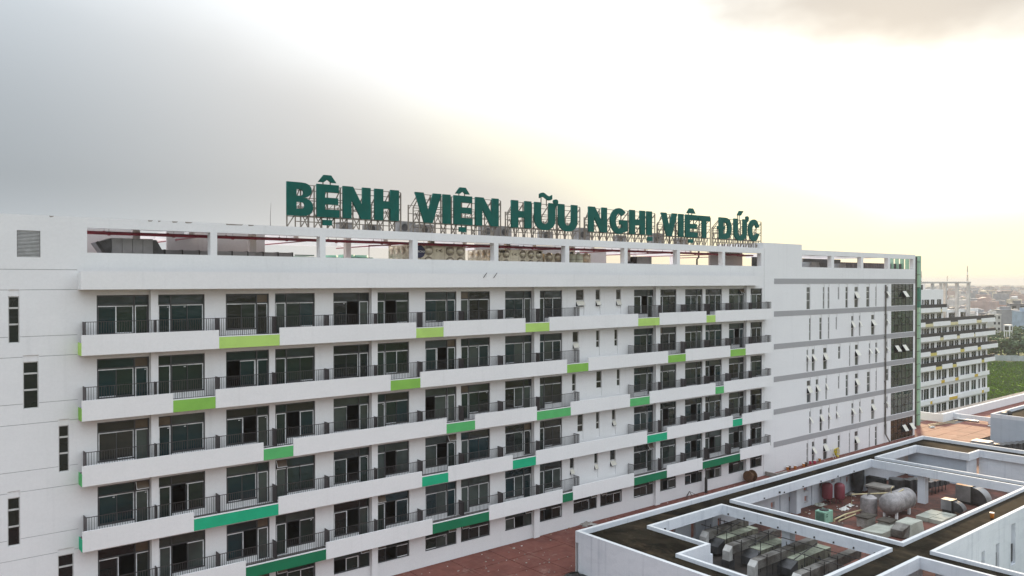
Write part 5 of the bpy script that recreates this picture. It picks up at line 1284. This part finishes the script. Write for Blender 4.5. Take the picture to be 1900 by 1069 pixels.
for k in range(4):
    rr = .5 - .07 * k; b.tube([(p.x + .45 * rr * math.cos(a * math.pi / 8) * 1.6, p.y + .12 * k - .1, .56 + rr * 1.1 * math.sin(a * math.pi / 8)) for a in range(17)], .05, 'paint_yellow', 6)
b.build('coil', t, smooth=True)
bk = [((10, 235), 'paint_orange', 'orange bucket at the near end of the row of buckets'), ((40, 245), 'wood', 'brown bucket beside the orange one at the near end of the row'), ((130, 210), 'paint_orange', 'lone orange bucket third in the row along the hospital wall'),
      ((265, 160), 'paint_orange', 'orange bucket close to the wall in the middle of the row'), ((305, 180), 'wood', 'brown bucket in the middle of the row'), ((370, 165), 'paint_pink', 'small red bucket near the pink one'), ((440, 130), 'paint_pink', 'pink bucket, largest of the row'), ((520, 95), 'paint_orange', 'orange bucket at the far end of the row')]
for (a, c), m, lab in bk: bucket(strip(1460 + a / 8.55, 840 + c / 8.55, 49.2 if c % 2 else 48.95), m, lab, .38, 'wood' if m == 'wood' else 'plastic_white', 'buckets along the hospital wall')
p = strip(1425, 879, 49.1); b = MB(); b.box(p.x - .1, p.x + .1, p.y - 1.1, p.y + .3, .002, .42, 'concrete'); b.box(p.x + .1, p.x + 2.0, p.y - 1.1, p.y - .9, .002, .42, 'concrete'); solo(b, 'concrete_kerb', 'low concrete kerb at the foot of the wall by the movement joint', 'kerb', p)
p = strip(1542, 839, 49.3); t = thing('folding_chair', p, 'folded white frame leaning on the wall left of the yellow hose', 'frame'); b = MB()
for dx in (0, .5): b.bar((p.x + dx, p.y - .3, .003), (p.x + dx, p.y + .1, 1.05), .04, 'plastic_white')
for z in (.2, .5, .95): b.bar((p.x, p.y - .3 + .4 * z, z), (p.x + .5, p.y - .3 + .4 * z, z), .03, 'plastic_white')
b.build('frame', t)
b = MB(); rg = random.Random(5)
for k in range(170):
    if rg.random() < .6: x, y = rg.uniform(26, 42), rg.uniform(42.5, 49.2)
    else: x, y = rg.uniform(42, 108), W - abs(rg.gauss(0, .6)) - .05
    s_ = rg.uniform(.012, .06) * (1.7 if rg.random() < .06 else 1); b.box(x - s_, x + s_, y - s_ * .7, y + s_ * .7, .001, .008 + s_ * .5, rg.choice(['concrete', 'slab_pale', 'timber_pale', 'plastic_white', 'concrete']))
o = b.build('terrace_litter'); o['kind'] = 'stuff'
sheet_debris('rubble_heap', 48.6, 49.05, .0, 1.3, 'concrete', 'scatter of pale rubble at the wall foot where the annex begins', 'rubble', 15)
sheet_debris('tarpaulin', 39.2, 41.0, .0, 1.6, 'black', 'black heap at the outer corner of the annex wall', 'tarpaulin', 17)

# ================================================================== FAR TERRACE: parapets, block
t = thing('parapet_wall', (140, 51.4, 0), 'long white parapet wall running off to the right beyond the orange lit terrace', 'wall')
b = MB(); b.box(125.1, 175, 51.2, 51.6, .003, 1.2, 'white_wall', top='annex_cap'); b.box(125.1, 125.5, 51.602, 55.6, .003, 1.15, 'white_wall', top='annex_cap'); b.build('wall', t)
b = MB(); b.box(128.7, 129.1, 41.6, 51.19, .35, .95, 'annex_white', top='annex_cap'); b.box(128.75, 129.05, 46, 46.4, .003, .348, 'annex_white'); solo(b, 'upstand_beam', 'low grey beam between the orange terrace and the pink strip behind', 'beam', (128.9, 46, 0))
t = thing('stair_block', (122, 38, FLR), 'bluish concrete block with a dirty flat roof at the right edge', 'building')
b = MB(); b.box(116.0, 134, 28, 41.5, -12.9, 3.0, 'old_concrete'); b.build('wall', t)
b = MB(); b.poly([(116.3, 28.3, 3.1), (134, 28.3, 3.1), (134, 41.2, 3.1), (116.3, 41.2, 3.1)], 'roof_dirt'); b.build('roof', t, fix=False)
b = MB(); ring(b, [(116.3, 28.3), (133.7, 28.3), (133.7, 41.2), (116.3, 41.2)], .3, 3.002, 3.5, 'annex_white', 'annex_cap'); b.build('parapet', t, fix=False)
p = (117.6, 40.6, 3.1); t = thing('rubbish_pile', p, 'black bags and a box heaped on the corner of the concrete block', 'rubbish'); rg = random.Random(3)
for k in range(5):
    b = MB(); x, y, r = p[0] + .55 * k - .3, p[1] - .25 + .3 * rg.random(), rg.uniform(.3, .5); b.lathe([(r * .6, .003), (r, r * .5), (r * .8, r * 1.1), (r * .2, r * 1.4)], (x, y, 3.1), 'black', 8); b.build('bag', t)
b = MB(); b.box(116.6, 117.5, 40.0, 40.5, 3.11, 3.75, 'galv'); b.build('box', t)
b = MB(); b.box(0, 2.9, 0, .35, .003, .12, 'paint_white'); 
p = ground(1776, 778); b = MB(); b.box(p.x - .5, p.x + .2, p.y - 3.0, p.y, .06, .20, 'paint_white'); b.box(p.x - .5, p.x + .2, p.y - 3.0, p.y, .003, .058, 'black'); solo(b, 'light_box', 'flat white panel lying on the orange terrace', 'panel', (p.x, p.y, 0))
b = MB()
for q, (dx, dy) in enumerate(((0, 0), (.4, .3), (.8, -.1))): b.tube([(119.9 + dx, 51.0 + dy, .08 + .1 * q), (126.0 + dx, 49.9 + dy, .08 + .1 * q)], .05, 'pipe_cream', 6)
solo(b, 'pipe_bundle', 'bundle of cream pipes lying at the foot of the green fin screen', 'pipes', (121, 50.8, 0))
sheet_debris('plastic_sheet', 119.4, 50.4, .0, .9, 'plastic_white', 'crumpled white plastic sheet at the foot of the green fin screen', 'plastic sheet', 25)
sheet_debris('plastic_sheet', 126.8, 45.4, .0, .9, 'plastic_white', 'small white plastic scrap on the orange terrace near the concrete block', 'plastic sheet', 26)
p = ground(1690, 806); b = MB(); b.bar((106.5, 44.6, .04), (108.6, 44.0, .06), .08, 'wood'); solo(b, 'timber_board', 'dark board lying across the orange terrace', 'board', (107, 44.4, 0))
t = thing('air_duct', (112, 38.2, FLR), 'grey duct box and jointed run in the pit beside the bluish block', 'duct')
b = MB(); b.box(107.2, 109.0, 38.6, 40.6, FLR + .003, 1.2, 'galv'); b.build('casing', t)
for k in range(6): b = MB(); b.box(109.2 + .9 * k, 110.05 + .9 * k, 37.6 - .35 * k, 39.0 - .35 * k, FLR + .2, .8, 'galv_dark'); b.build('duct_section', t)
b = MB(); b.box(109.2, 114.5, 36.6, 38.0, FLR + .003, FLR + .198, 'black'); b.build('stand', t)

# ================================================================== FAR WING
FY = 86.7
FW = thing('far_wing', (222, FY, GL), 'distant white wing with yellow panelled balconies and a concrete pergola on its roof', 'building')
fb = [13.40, 9.92, 6.32, 2.72, -0.88, -4.5, -9.2]
wx = [(199.46, 200.6), (200.9, 203.7), (204.5, 206.6), (208.0, 210.5), (211.1, 213.7), (215.2, 218.0), (218.7, 220.9), (222.3, 224.8), (225.5, 227.9), (229.3, 232.3), (233.7, 235.1), (236.3, 238.8)]
rowsF = [(FL_, h) for FL_, h in ((14.1, 2.4), (10.6, 2.4), (7.0, 2.4), (3.4, 2.4), (-.2, 2.4), (-3.8, 2.5), (-8.0, 2.6), (-12.2, 2.5))]
fh = []
for i, (z, h) in enumerate(rowsF):
    for a, b in wx:
        if i < 2 and b > 211: continue
        fh.append((a, b, z, z + h, .12, None))
mb = MB()
holed(mb, 197, 211.64, GL, 18.95, FY, fh, 'white_band'); holed(mb, 211.64, 239.85, GL, 10.3, FY, fh, 'white_band')
mb.box(211.6, 239.8, FY + .3, FY + 16, 10.1, 10.32, 'white_band'); mb.box(197, 211.6, FY + .3, FY + 16, 18.5, 18.7, 'white_band')
mb.poly([(197, FY, GL), (197, FY, 18.95), (197, FY + 16, 18.95), (197, FY + 16, GL)], 'white_band')
mb.poly([(239.85, FY, GL), (239.85, FY + 16, GL), (239.85, FY + 16, 10.3), (239.85, FY, 10.3)], 'white_band')
mb.poly([(211.64, FY, 10.3), (211.64, FY + 16, 10.3), (211.64, FY + 16, 18.95), (211.64, FY, 18.95)], 'white_band')
mb.box(197.2, 239.7, FY + 4, FY + 16, GL + .02, 10.08, 'room'); mb.box(197.2, 211.5, FY + 4, FY + 16, 10.34, 18.48, 'room')
mb.build('wall', FW, fix=False)
for i, (z, h) in enumerate(rowsF):
    for a, b in wx:
        if i < 2 and b > 211: continue
        f = MB(); f.box(a, b, FY + .06, FY + .12, z + h - .1, z + h, 'frame_dark'); f.box(a, a + .08, FY + .06, FY + .12, z, z + h - .1, 'frame_dark'); f.box(b - .08, b, FY + .06, FY + .12, z, z + h - .1, 'frame_dark'); f.box((a + b) / 2 - .05, (a + b) / 2 + .05, FY + .06, FY + .12, z, z + h - .1, 'film'); f.box(a + .09, b - .09, FY + .04, FY + .12, z + h * .72, z + h * .72 + .07, 'frame_dark'); win = f.build('window', FW)
        q = MB(); q.box(a + .08, b - .08, FY + .13, FY + .16, z, z + h - .1, random.choice(['glass', 'glass', 'glass_grey', 'glass_teal'])); q.build('pane', win)
ycol = ['yellow_pale', 'yellow_pale', 'yellow_pale', 'yellow', 'yellow', 'ochre', 'ochre']
yseg = [[(207.8, 208.6)], [(199.31, 203.69), (213.6, 218.24), (229.83, 233.19)], [(207.53, 209.61), (217.41, 219.35), (228.23, 229.11)], [(202.18, 205.73), (219.63, 222.16), (230.6, 233.0)], [(205.21, 208.83), (214.95, 217.41), (233.31, 235.14)], [(209.25, 211.35), (217.52, 219.63), (229.71, 232.1)], [(203.09, 204.3), (214.03, 219.07), (234.71, 236.06)]]
fends = [211.7, 242.6, 242.8, 244.6, 242.7, 239.8, 239.8]
for i, zb in enumerate(fb):
    x = 197.0; xe = fends[i]; yb = FY - 1.0 if i < 5 else FY - .6
    q = MB(); q.box(197, xe, yb + .13, FY - .002, zb, zb + .68, 'white_band'); q.build('balcony_slab', FW)
    for a, b in yseg[i] + [(xe, xe)]:
        q = MB(); q.box(x, a, yb, yb + .12, zb, zb + 1.10, 'white_band'); q.build('balcony_parapet', FW)
        if b > a: q = MB(); q.box(a + .01, b - .01, yb + .02, yb + .12, zb, zb + .70, ycol[i]); q.build('balcony_panel', FW, label='yellow balcony panel' if i > 2 else 'pale yellow balcony panel')
        x = b
    if i < 5:
        q = MB(); n = int((xe - 197) / .2)
        for k in range(n + 1): xx = 197 + .2 * k; q.box(xx - .07, xx + .05, yb + .16, yb + .2, zb + .72, zb + 1.85, 'rail')
        q.box(197, xe, yb + .14, yb + .22, zb + 1.85, zb + 1.93, 'rail'); q.build('railing', FW)
q = MB(); q.box(197, 228.7, FY, FY + .6, 20.45, 20.88, 'pergola'); q.box(197, 228.7, FY + 8, FY + 8.5, 20.45, 20.88, 'pergola')
for x in (199.5, 206, 214, 221, 228.4): q.box(x - .25, x + .25, FY + .61, FY + 7.99, 20.45, 20.86, 'pergola')
q.build('pergola_beam', FW)
for a, b in ((213.1, 213.85), (220.3, 221.05), (227.6, 228.35)): q = MB(); q.box(a, b, FY + .02, FY + .7, 10.33, 20.44, 'pergola'); q.build('pergola_column', FW)
for x in (206.2, 210.9): q = MB(); q.box(x - .35, x + .35, FY + .05, FY + .6, 18.72, 20.44, 'pergola'); q.build('pergola_column', FW)
q = MB(); q.box(199.2, 206, FY + 2, FY + 6, 18.72, 20.3, 'white_band'); q.box(200.9, 204.5, FY + 1.9, FY + 1.998, 18.9, 20.1, 'duct_black'); q.build('roof_hut', FW)
holes_ = [(214.5, 218.5, 13.6, 15.2, .2, 'glass_grey'), (220.6, 223.8, 13.7, 15.0, .2, 'glass_grey')]
q = MB(); q.box(212, 234, FY + 3, FY + 9, 10.33, 13.2, 'white_band')
q.box(211.7, 236.2, FY + 1.0, FY + 1.3, 12.9, 13.7, 'white_band'); q.box(235.9, 236.2, FY + 1.01, FY + 1.29, 10.33, 12.88, 'white_band')
for x in (216, 222, 228.9): q.box(x - .2, x + .2, FY + 1.02, FY + 1.28, 10.33, 12.88, 'white_band')
q.box(211.9, 225, FY + 9.02, FY + 14, 10.33, 16.2, 'white_band'); q.box(236.4, 239.8, FY + .3, FY + .6, 10.34, 11.0, 'white_band'); q.build('penthouse', FW)
for a, b in ((213.0, 215.4), (217.4, 219.4), (222.4, 226.0), (229.8, 233.2)): q = MB(); q.box(a, b, FY + 2.9, FY + 2.998, 11.3, 12.7, 'glass_grey'); q.build('window', FW)
for a, b in ((214.6, 219.0), (220.6, 224.0)): q = MB(); q.box(a, b, FY + 8.9, FY + 9.018, 13.8, 15.4, 'glass_grey'); q.build('window', FW)

# ================================================================== BEYOND: fence, trees, houses, masts
KD = (ZC - GL) / 31.1
def at_dist(px, depth):
    depth = depth * KD
    a = Vector((math.sin(YAW), math.cos(YAW))); r = Vector((math.cos(YAW), -math.sin(YAW)))
    p = a * depth + r * (depth * (px - 950) / FPX); return p
p0, p1 = ground(1815, 668, GL), ground(1990, 673, GL)
t = thing('metal_fence', ((p0.x + p1.x) / 2, (p0.y + p1.y) / 2, GL), 'pale corrugated metal fence along the far side of the bright green field', 'fence')
dv_ = (p1 - p0); L = dv_.length; dv_.normalize(); nv = Vector((-dv_.y, dv_.x, 0)); n = int(L / 2.4)
for k in range(n):
    a = p0 + dv_ * (L * k / n + .03); b_ = p0 + dv_ * (L * (k + 1) / n - .03); q = MB(); off = nv * .05
    hh = 2.3 + .06 * (k % 3); q.hexa([a - off, b_ - off, b_ + off, a + off] + [v + Vector((0, 0, hh)) for v in (a - off, b_ - off, b_ + off, a + off)], 'tin'); q.build('fence_panel', t)
def tree(px, depth, h, r, m, lab, seed, trunk=.35, n=700):
    h *= KD; r *= KD
    p = at_dist(px, depth); rg = random.Random(seed); base = (p.x, p.y, GL)
    t = thing('tree', base, lab, 'tree', 'trees beyond the far wing')
    b = MB(); b.tube([(p.x, p.y, GL), (p.x + .1, p.y, GL + h * .3), (p.x, p.y + .1, GL + h * .7)], [r * .07, r * .05, r * .02], 'bark', 7)
    for k in range(5):
        a = rg.uniform(0, 6.28); b.tube([(p.x, p.y, GL + h * (trunk + .08 * k)), (p.x + r * .6 * math.cos(a), p.y + r * .6 * math.sin(a), GL + h * (trunk + .12 + .1 * k))], [r * .03, r * .01], 'bark', 5)
    b.build('trunk', t)
    b = MB(); lobes = [(rg.uniform(-.55, .55) * r, rg.uniform(-.55, .55) * r, h * rg.uniform(trunk + .12, .88), r * rg.uniform(.35, .6)) for _ in range(8)]
    for k in range(n):
        lx_, ly, lz, lr = rg.choice(lobes); u = Vector((rg.gauss(0, 1), rg.gauss(0, 1), rg.gauss(0, 1))).normalized() * lr * rg.uniform(.55, 1.05)
        c = Vector((p.x + lx_ + u.x, p.y + ly + u.y, GL + lz + u.z * .75)); s_ = rg.uniform(.25, .55) * (r / 3) ** .5
        e1 = Vector((rg.gauss(0, 1), rg.gauss(0, 1), rg.gauss(0, .5))).normalized() * s_; e2 = e1.cross(u.normalized() + Vector((.01, .02, .3))).normalized() * s_ * .8
        b.poly([c - e1, c - e2, c + e1, c + e2], m)
    b.build('crown', t, fix=False)
trees = [(1858, 322, 8.5, 5.2, 'leaf_a', 'broad dark green tree just behind the metal fence, nearest the far wing'), (1890, 316, 7.5, 4.2, 'leaf_b', 'dark bushy tree behind the metal fence at the right edge'), (1842, 326, 4.0, 2.6, 'leaf_c', 'small pale tree behind the metal fence beside the far wing'),
         (1874, 318, 4.2, 2.8, 'leaf_b', 'low dark shrub tree behind the metal fence between the broad tree and the right edge'), (1850, 400, 6.5, 5.0, 'leaf_c', 'rounded pale green tree below the blank grey house'), (1866, 392, 6.2, 4.6, 'leaf_a', 'rounded mid green tree below the white box house'),
         (1886, 402, 8.0, 5.4, 'leaf_a', 'taller green tree right of the white box house'), (1897, 372, 7.0, 5.0, 'leaf_b', 'dark tree below the blue grey house at the right edge'), (1836, 392, 5.5, 4.4, 'leaf_b', 'dark low tree at the foot of the white house with four windows'), (1908, 330, 8, 4.6, 'leaf_a', 'green tree behind the fence, last towards the right edge'),
         (1900, 440, 9, 6, 'leaf_c', 'pale green tree beside the blue grey house'), (1872, 360, 5.0, 4.5, 'leaf_b', 'dark spreading bush in the open ground behind the broad tree'), (1925, 360, 7, 5, 'leaf_b', 'dark tree outside the right edge beyond the fence')]
for k, q in enumerate(trees): tree(*q, seed=40 + k)
mb = MB(); mp = [at_dist(a, b) for a, b in ((1780, 306), (2060, 306), (2060, 436), (1780, 436))]
mb.poly([(q.x, q.y, GL + .02) for q in mp], 'meadow'); o = mb.build('meadow', fix=False); o['kind'] = 'structure'
mb = MB(); rg = random.Random(9)                      # rough scrub in the open ground behind the fence
for k in range(900):
    p = at_dist(rg.uniform(1790, 2010), rg.uniform(308, 440)); s_ = rg.uniform(.3, 1.0); h = rg.uniform(.3, 1.5); a = rg.uniform(0, 3.1); c, s2 = math.cos(a) * s_, math.sin(a) * s_
    mb.poly([(p.x - c, p.y - s2, GL), (p.x + c, p.y + s2, GL), (p.x + c * .4, p.y + s2 * .4, GL + h)], rg.choice(['leaf_a', 'leaf_b', 'leaf_c']))
o = mb.build('scrub', fix=False); o['kind'] = 'stuff'

for nm, c in (('house_grey', (.30, .30, .31)), ('house_pale', (.55, .53, .50)), ('house_pink', (.46, .36, .32)), ('house_cream', (.56, .50, .38)), ('house_blue', (.36, .44, .54)), ('house_dark', (.20, .195, .19)), ('roof_red', (.22, .12, .09)), ('roof_tin', (.40, .42, .44))):
    mat(nm, c, tuple(v * .8 for v in c), .3, .85)
def house(px, depth, w, dp, h, m, lab, rot=0.0, group=None, win=(2, 3), roof='flat', rm='roof_tin', parts=True, depth_windows=True):
    w *= KD; dp *= KD; h *= KD
    p = at_dist(px, depth); t = thing('house', (p.x, p.y, GL), lab, 'house', group, rotz=0)
    b = MB(); c, s_ = math.cos(rot), math.sin(rot)
    def T(v): return (p.x + v[0] * c - v[1] * s_, p.y + v[0] * s_ + v[1] * c, GL + v[2])
    def bxx(mb, x0, x1, y0, y1, z0, z1, mm):
        mb.hexa([T(v) for v in ((x0, y0, z0), (x1, y0, z0), (x1, y1, z0), (x0, y1, z0), (x0, y0, z1), (x1, y0, z1), (x1, y1, z1), (x0, y1, z1))], mm)
    bxx(b, -w / 2, w / 2, -dp / 2, dp / 2, 0, h, m); b.build('wall', t)
    r = MB()
    if roof == 'flat':
        bxx(r, -w / 2 - .2, w / 2 + .2, -dp / 2 - .2, dp / 2 + .2, h + .005, h + .35, m); bxx(r, -w * .2, w * .25, -dp * .1, dp * .25, h + .355, h + 2.3, m)
    else: r.hexa([T(v) for v in ((-w / 2 - .4, -dp / 2 - .4, h + .005), (w / 2 + .4, -dp / 2 - .4, h + .005), (w / 2 + .4, dp / 2 + .4, h + .005), (-w / 2 - .4, dp / 2 + .4, h + .005), (-.1, -dp / 2 - .4, h + w * .28), (.1, -dp / 2 - .4, h + w * .28), (.1, dp / 2 + .4, h + w * .28), (-.1, dp / 2 + .4, h + w * .28))], rm)
    r.build('roof', t)
    cx, cz = win
    for i in range(cx):
        for j in range(cz):
            x0 = -w / 2 + w * (i + .25) / cx; x1 = -w / 2 + w * (i + .75) / cx; z0 = h * (j + .3) / cz; z1 = h * (j + .75) / cz
            q = MB(); bxx(q, x0, x1, -dp / 2 - .06, -dp / 2 - .004, z0, z1, 'glass_grey'); bxx(q, x0 - .15, x1 + .15, -dp / 2 - .12, -dp / 2 - .004, z0 - .16, z0 - .01, m); q.build('window', t)
    return t
face = -YAW + R(0)
house(1866, 452, 10.5, 9, 14.5, 'house_grey', 'blank grey sided tall house beyond the field', face, win=(0, 1))
house(1844, 440, 4.6, 6, 12.5, 'house_pale', 'narrow white house with four windows touching the far wing', face, win=(2, 4))
house(1904, 420, 6.0, 14, 14.8, 'house_blue', 'blue grey house cut off by the right edge', face, win=(0, 1))
house(1885.5, 455, 1.4, 9, 13.2, 'house_pale', 'narrow pale strip house right of the blank grey house', face, win=(1, 3))
p = at_dist(1871, 385); t = thing('garden_pavilion', (p.x, p.y, GL), 'small white box house raised on posts above the trees', 'pavilion', rotz=0)
q = MB(); q.box(p.x - 1.9, p.x + 1.9, p.y - 1.5, p.y + 1.5, GL + 7.4, GL + 10.9, 'paint_white'); q.build('cabin', t)
q = MB(); q.box(p.x - 1.95, p.x - 1.902, p.y - 1.0, p.y + 1.0, GL + 8.0, GL + 10.2, 'glass_grey'); q.build('window', t)
q = MB(); q.box(p.x - 1.1, p.x + 1.1, p.y - 1.55, p.y - 1.502, GL + 8.0, GL + 10.2, 'glass_grey'); q.build('window', t)
for dx, dy in ((-1.6, -1.2), (1.6, -1.2), (1.6, 1.2), (-1.6, 1.2)): q = MB(); q.box(p.x + dx - .2, p.x + dx + .2, p.y + dy - .2, p.y + dy + .2, GL, GL + 7.398, 'paint_white'); q.build('post', t)
rg = random.Random(77)
HM = ['house_grey', 'house_pale', 'house_pink', 'house_cream', 'house_dark', 'house_grey', 'house_pink', 'house_dark']
far = MB()
spots = []
for k in range(1700):
    d = 470 * (6.0 ** (rg.random() ** 1.25)); px = rg.uniform(1700, 1990) if rg.random() < .85 else rg.uniform(1500, 2300)
    spots.append((d, px))
spots.sort()
cnt = 0
for d, px in spots:
    w, dp, h = rg.uniform(4.0, 9.5), rg.uniform(7, 14), rg.choice([4, 6, 7, 8, 10, 11, 13])
    if d > 1200: w *= 1.8; dp *= 1.5; h *= 1.15
    if rg.random() < .03: h = rg.uniform(15, 20); w *= 1.6
    m = rg.choice(HM); rot = face + rg.uniform(-.9, .9)
    if cnt < 60 and 1835 < px < 1915 and d < 1300:
        rf, rm_ = rg.choice(['flat', 'flat', 'gable']), rg.choice(['roof_red', 'roof_tin']); cn = {'house_grey': 'grey', 'house_pale': 'pale', 'house_pink': 'pinkish', 'house_cream': 'cream', 'house_dark': 'dark'}[m]
        lab = 'hazy %s %s town house %s, %s' % ('low' if h < 8 else 'tall', cn, 'with flat roof' if rf == 'flat' else ('with red gabled roof' if rm_ == 'roof_red' else 'with tin gabled roof'), ('above the far wing balconies' if px < 1850 else ('behind the blank grey house' if px < 1872 else ('over the white box house' if px < 1890 else 'at the right edge'))) + (', nearer row' if d < 620 else (', middle row' if d < 850 else ', last row in the haze')))
        house(px, d, w, dp, h, m, lab, rot, 'hazy town houses', win=(2, max(1, int(h / 3.5))) if d < 620 else (0, 1), roof=rf, rm=rm_); cnt += 1
        continue
    p = at_dist(px, d); c, s_ = math.cos(rot), math.sin(rot)
    P = [(-w / 2, -dp / 2), (w / 2, -dp / 2), (w / 2, dp / 2), (-w / 2, dp / 2)]
    P = [(p.x + x * c - y * s_, p.y + x * s_ + y * c) for x, y in P]
    far.hexa([(*q, GL) for q in P] + [(*q, GL + h) for q in P], m)
    if rg.random() < .5:
        P2 = [(p.x + (q[0] - p.x) * .5, p.y + (q[1] - p.y) * .5) for q in P]
        far.hexa([(*q, GL + h + .01) for q in P2] + [(*q, GL + h + rg.uniform(1.5, 3)) for q in P2], rg.choice(HM))
    else: far.hexa([(*q, GL + h + .01) for q in P] + [(*q, GL + h + .3) for q in P], rg.choice(['roof_red', 'roof_tin', 'roof_tin', m]))
o = far.build('town'); o['kind'] = 'stuff'
mb = MB()                                             # tree belts between the houses
for k in range(170):
    d = 460 * (5.0 ** rg.random()); p = at_dist(rg.uniform(1690, 2000), d); r = rg.uniform(3, 7)
    for j in range(46):
        u = Vector((rg.gauss(0, .5), rg.gauss(0, .5), rg.gauss(0, .35))) * r; e = rg.uniform(.5, 1.2); cc = Vector((p.x, p.y, GL + r * .9)) + u
        e1 = Vector((rg.gauss(0, 1), rg.gauss(0, 1), rg.gauss(0, 1))).normalized() * e; e2 = e1.orthogonal().normalized() * e
        mb.poly([cc - e1, cc - e2, cc + e1, cc + e2], 'leaf_b')
o = mb.build('tree_belt', fix=False); o['kind'] = 'stuff'
for px, d, zt, w, lab in ((1795, 620, 34.0, 2.2, 'tall red and white lattice mast behind the far wing pergola'), (1757.5, 640, 25.5, 1.4, 'short thin mast behind the far wing pergola'), (1709.5, 520, 28.0, .8, 'thin mast close to the green fin screen')):
    p = at_dist(px, d); t = thing('radio_mast', (p.x, p.y, GL), lab, 'mast', 'radio masts'); q = MB(); n = 18
    for k in range(n):
        z0, z1 = GL + (zt - GL) * k / n, GL + (zt - GL) * (k + 1) / n; a, b_ = w * (1 - k / n * .93) / 2, w * (1 - (k + 1) / n * .93) / 2
        for sx, sy in ((-1, -1), (1, -1), (1, 1), (-1, 1)): q.bar((p.x + sx * a, p.y + sy * a, z0), (p.x + sx * b_, p.y + sy * b_, z1), .14, 'rust' if k % 3 else 'paint_white')
        q.bar((p.x - a, p.y - a, z0), (p.x + b_, p.y - b_, z1), .08, 'steel'); q.bar((p.x + a, p.y + a, z0), (p.x - b_, p.y + b_, z1), .08, 'steel')
    q.build('lattice', t)

# ================================================================== AIR
hz = MB(); hz.box(-3600, 7600, -3600, 7600, GL - 1, 36, 'white_wall')
me = hz.mesh('haze'); o = bpy.data.objects.new('haze', me); COL.objects.link(o); o['kind'] = 'stuff'
m = bpy.data.materials.new('haze'); m.use_nodes = True; m.node_tree.nodes.clear()
v = m.node_tree.nodes.new('ShaderNodeVolumePrincipled'); v.inputs['Color'].default_value = (0.74, 0.745, 0.75, 1); v.inputs['Density'].default_value = 0.00020; v.inputs['Anisotropy'].default_value = 0.0
mo = m.node_tree.nodes.new('ShaderNodeOutputMaterial'); m.node_tree.links.new(v.outputs[0], mo.inputs['Volume'])
me.materials.clear(); me.materials.append(m)
